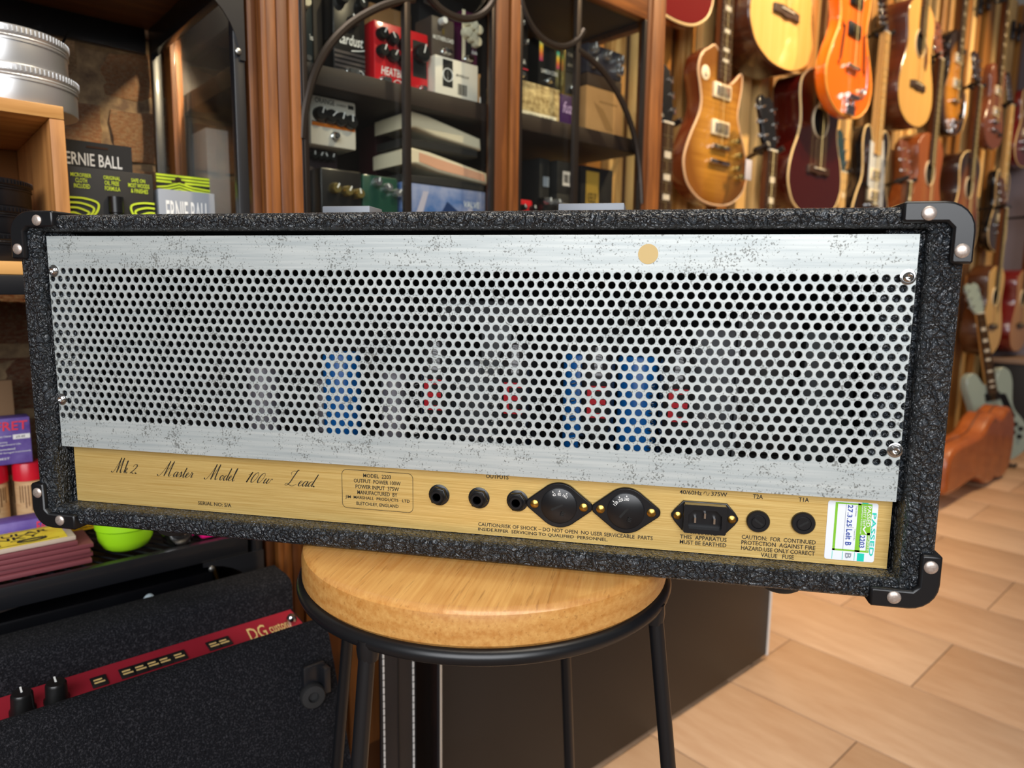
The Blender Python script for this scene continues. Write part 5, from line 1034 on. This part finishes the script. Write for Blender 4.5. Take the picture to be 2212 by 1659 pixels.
for (px0, px1, pyt, pyb, lb) in ((303, 345, 1292, 1326, 'pale plastic plug lying against the long black case'), (190, 212, 1344, 1362, 'small pale plug half hidden behind the carpeted amplifier')):
    s0, s1, z0, z1 = rect(px0, px1, pyt, pyb, .93); b = MB(); w = s1 - s0; h_ = z1 - z0 + .03
    b.prism(smooth_loop([(0, -.03, 0), (w*.1, h_*.5 - .03, 0), (w*.35, h_*.95 - .03, 0), (w*.8, h_*1.0 - .03, 0), (w, h_*.7 - .03, 0), (w*.75, h_*.3 - .03, 0), (w*.6, -.03, 0)], 4), 0, .016, .004)
    tag(b.build('cable_plug', mat('pale_plastic', '#c7d6dd', .4), loc=W(s0, .93, z0), rz=ANG), lb, 'plug')
sg, zg = on_t(467, 1226, .975); sg2, zg2 = on_t(486, 1292, .975)
b = MB(); b.tube(smooth_loop([(0, 0, .01), (-.001, -.002, 0), ((sg2 - sg)*.5, -.002, (zg2 - zg)*.55), (sg2 - sg, 0, zg2 - zg), (sg2 - sg, .01, zg2 - zg - .01)], 4, False), .004, 8, rz=.0025); tag(b.build('brass_latch', BRASS, loc=W(sg, .985, zg), rz=ANG), 'slim brass latch at the right end of the long case', 'latch')

# ------------------------------------------------------------------ black cabinet with white piping, straps
bs0, bs1, bt0, bt1, bh = .556, 1.545, .785, .905, .44
bc_ = wthing('speaker_cabinet', 'low black speaker cabinet with white edge piping behind the stool', 'speaker', bs0, bt0, 0)
b = MB(); b.box(0, bs1 - bs0, 0, bt1 - bt0, .012, bh, .006); b.build('cabinet_body', mat('smooth_black_vinyl', '#1b1716', .5), bc_)
PIPW = mat('white_piping', '#d9d6d2', .5)
for x in (0.003, bs1 - bs0 - .003):
    b = MB(); b.cyl((x, .001, .014), (x, .001, bh - .002), .0045, n=8); b.build('piping', PIPW, bc_)
for x in (.05, bs1 - bs0 - .05):
    for y in (.025, .095): b = MB(); b.lathe([(.014, 0), (.016, .012)], (x, y, 0), (0, 0, 1), 14); b.build('foot', RUBBER, bc_)
rl = wthing('strap_rail', 'short black rail on the cabinet door holding the guitar straps', 'rail', .44, .912, .60)
b = MB(); b.cyl((-.02, -.150, .004), (.16, -.150, .004), .006, n=10); b.build('bar', BLACKMT, rl)
for x in (-.015, .155): b = MB(); b.cyl((x, 0, 0), (x, -.150, 0), .005, n=8); b.build('bracket', BLACKMT, rl)
LEA = mat('black_leather', '#15171d', .4, 0, .1, bump=.25, bs=260); THR = mat('white_thread', '#dcdcdc', .7)
def strap(label, s, w, yaw):
    o = wthing('guitar_strap', label, 'strap', s, .762, 0, 'black guitar straps with white stitching', yaw)
    b = MB(); b.box(-w/2, w/2, 0, .004, .035, .594, .0012); b.build('leather_band', LEA, o)
    b = MB(); b.box(-.0012, .0012, -.0008, .0006, .035, .59); b.build('crease', mat('crease_black', '#0a0b0e', .5), o)
    b = MB()
    for sx in (-1, 1):
        z = .04
        while z < .588: b.box(sx*(w/2 - .005) - .0011, sx*(w/2 - .005) + .0011, -.0011, .0002, z, z + .0085, .0004); z += .0102
    tag(b.build('stitching', THR, o, smooth=False), kind='stuff')
strap('wide black leather guitar strap with white stitching hanging behind the stool leg', .475, .057, 0)
strap('black stitched guitar strap turned edge-on beside the wide one', .538, .052, 66)

# ------------------------------------------------------------------ far right: guitar case, leaning guitar, small amplifier
gc = wthing('guitar_case', 'brown leather guitar case lying on its side on the tiles', 'case', 3.19, .90, .006)
prof = smooth_loop([(0, .12, 0), (.05, .06, 0), (.4, .07, 0), (.56, .02, 0), (.64, .006, 0), (.72, .022, 0), (.80, .005, 0), (.88, .006, 0), (.95, .06, 0), (.975, .17, 0), (.95, .28, 0), (.88, .345, 0), (.80, .35, 0), (.70, .315, 0), (.60, .345, 0), (.52, .32, 0), (.40, .27, 0), (.05, .25, 0)], 5)
BRC = mat('brown_case_leather', '#8e4516', .4, 0, .4, col2='#a5571f', ns=10, bump=.15, bs=120)
b = MB(); b.prism(prof, 0, .125, .018); b.build('case_shell', BRC, gc)
b = MB(); b.tube([(p.x, .062, p.y) for p in prof], .004, 6, True); b.build('seam', mat('seam_brown', '#5d2c10', .5), gc)
for x, zz_ in ((.87, .31), (.87, .045), (.60, .31), (.58, .06)): b = MB(); b.lathe([(.010, 0), (.008, .004), (0, .006)], (x, .004, zz_), FWD, 12); b.build('brass_stud', BRASS, gc)
s, t = 4.27, .965
guitar('pale sea-grey double-cut guitar leaning against the wall behind the brown case', s, t, .03, 'double', .49, .40, .045, GGREEN, GGREEN, None, neck=MAPLE, pickups=(.50, .72), pickm=BLACKPL, bridge='bar', tail='stop', knobs=((.45, .30, KNOBB), (.62, .24, KNOBB), (.55, .38, KNOBB), (.70, .32, KNOBB)), guard=(BLACKPL, ((.2, .74), (.42, .72), (.62, .46), (.40, .44))), yaw=-30, roll=-9, lean=-8, group='guitars standing on the floor', hanger=False)
for x in (-.09, .09):
    pass
gs = wthing('guitar_stand', 'small black floor stand under the pale sea-grey guitar', 'stand', s, .985, 0, yaw=-30)
for a, c_ in ((-.12, -.1), (.12, -.1), (0, .14)): b = MB(); b.cyl((0, .11, .20), (a, .11 + c_*.6, .006), .007, n=8); b.build('leg', BLACKMT, gs)
b = MB(); b.cyl((0, .11, .19), (0, .13, .40), .007, n=8); b.build('upright', BLACKMT, gs)
for x in (-.07, .07): b = MB(); b.tube([(0, .11, .1), (x, .08, .018), (x, -.04, .012), (x, -.045, .03)], .006, 6); b.build('cradle_arm', RUBBER, gs)
sa = wthing('practice_amplifier', 'small black amplifier with tan top standing in the far corner', 'amplifier', 4.88, .98, 0)
b = MB(); b.box(0, .36, 0, .24, .015, .50, .006); b.build('cabinet_body', mat('amp_black', '#121112', .6), sa); b = MB(); b.box(-.004, .364, -.004, .244, .50, .53, .004); b.build('top_board', mat('tan_top', '#8d7460', .6), sa)
b = MB(); b.box(.02, .34, -.006, 0, .04, .42, .004); b.build('speaker_grille', mat('grille_cloth', '#1d1a18', .9, bump=.3, bs=500), sa)
for x in (.05, .12, .19): b = MB(); b.lathe([(.011, 0), (.009, .012), (0, .012)], (x, 0, .46), FWD, 12); b.build('knob', KNOBS, sa)

sq, zq = on_t(140, 84, 1.266); s2_, z2_ = on_t(118, 140, 1.266)
b = MB(); b.tube(smooth_loop([(.006, 0, .012), (0, 0, 0), ((s2_ - sq)*.7, -.002, (z2_ - zq)*.5), (s2_ - sq, 0, z2_ - zq), (s2_ - sq - .002, 0, z2_ - zq - .22)], 5, False), .0022, 6)
tag(b.build('black_cable', BLACKPL, loc=W(sq, 1.266, zq), rz=ANG), 'thin black cable hanging down in front of the bricks', 'cable')
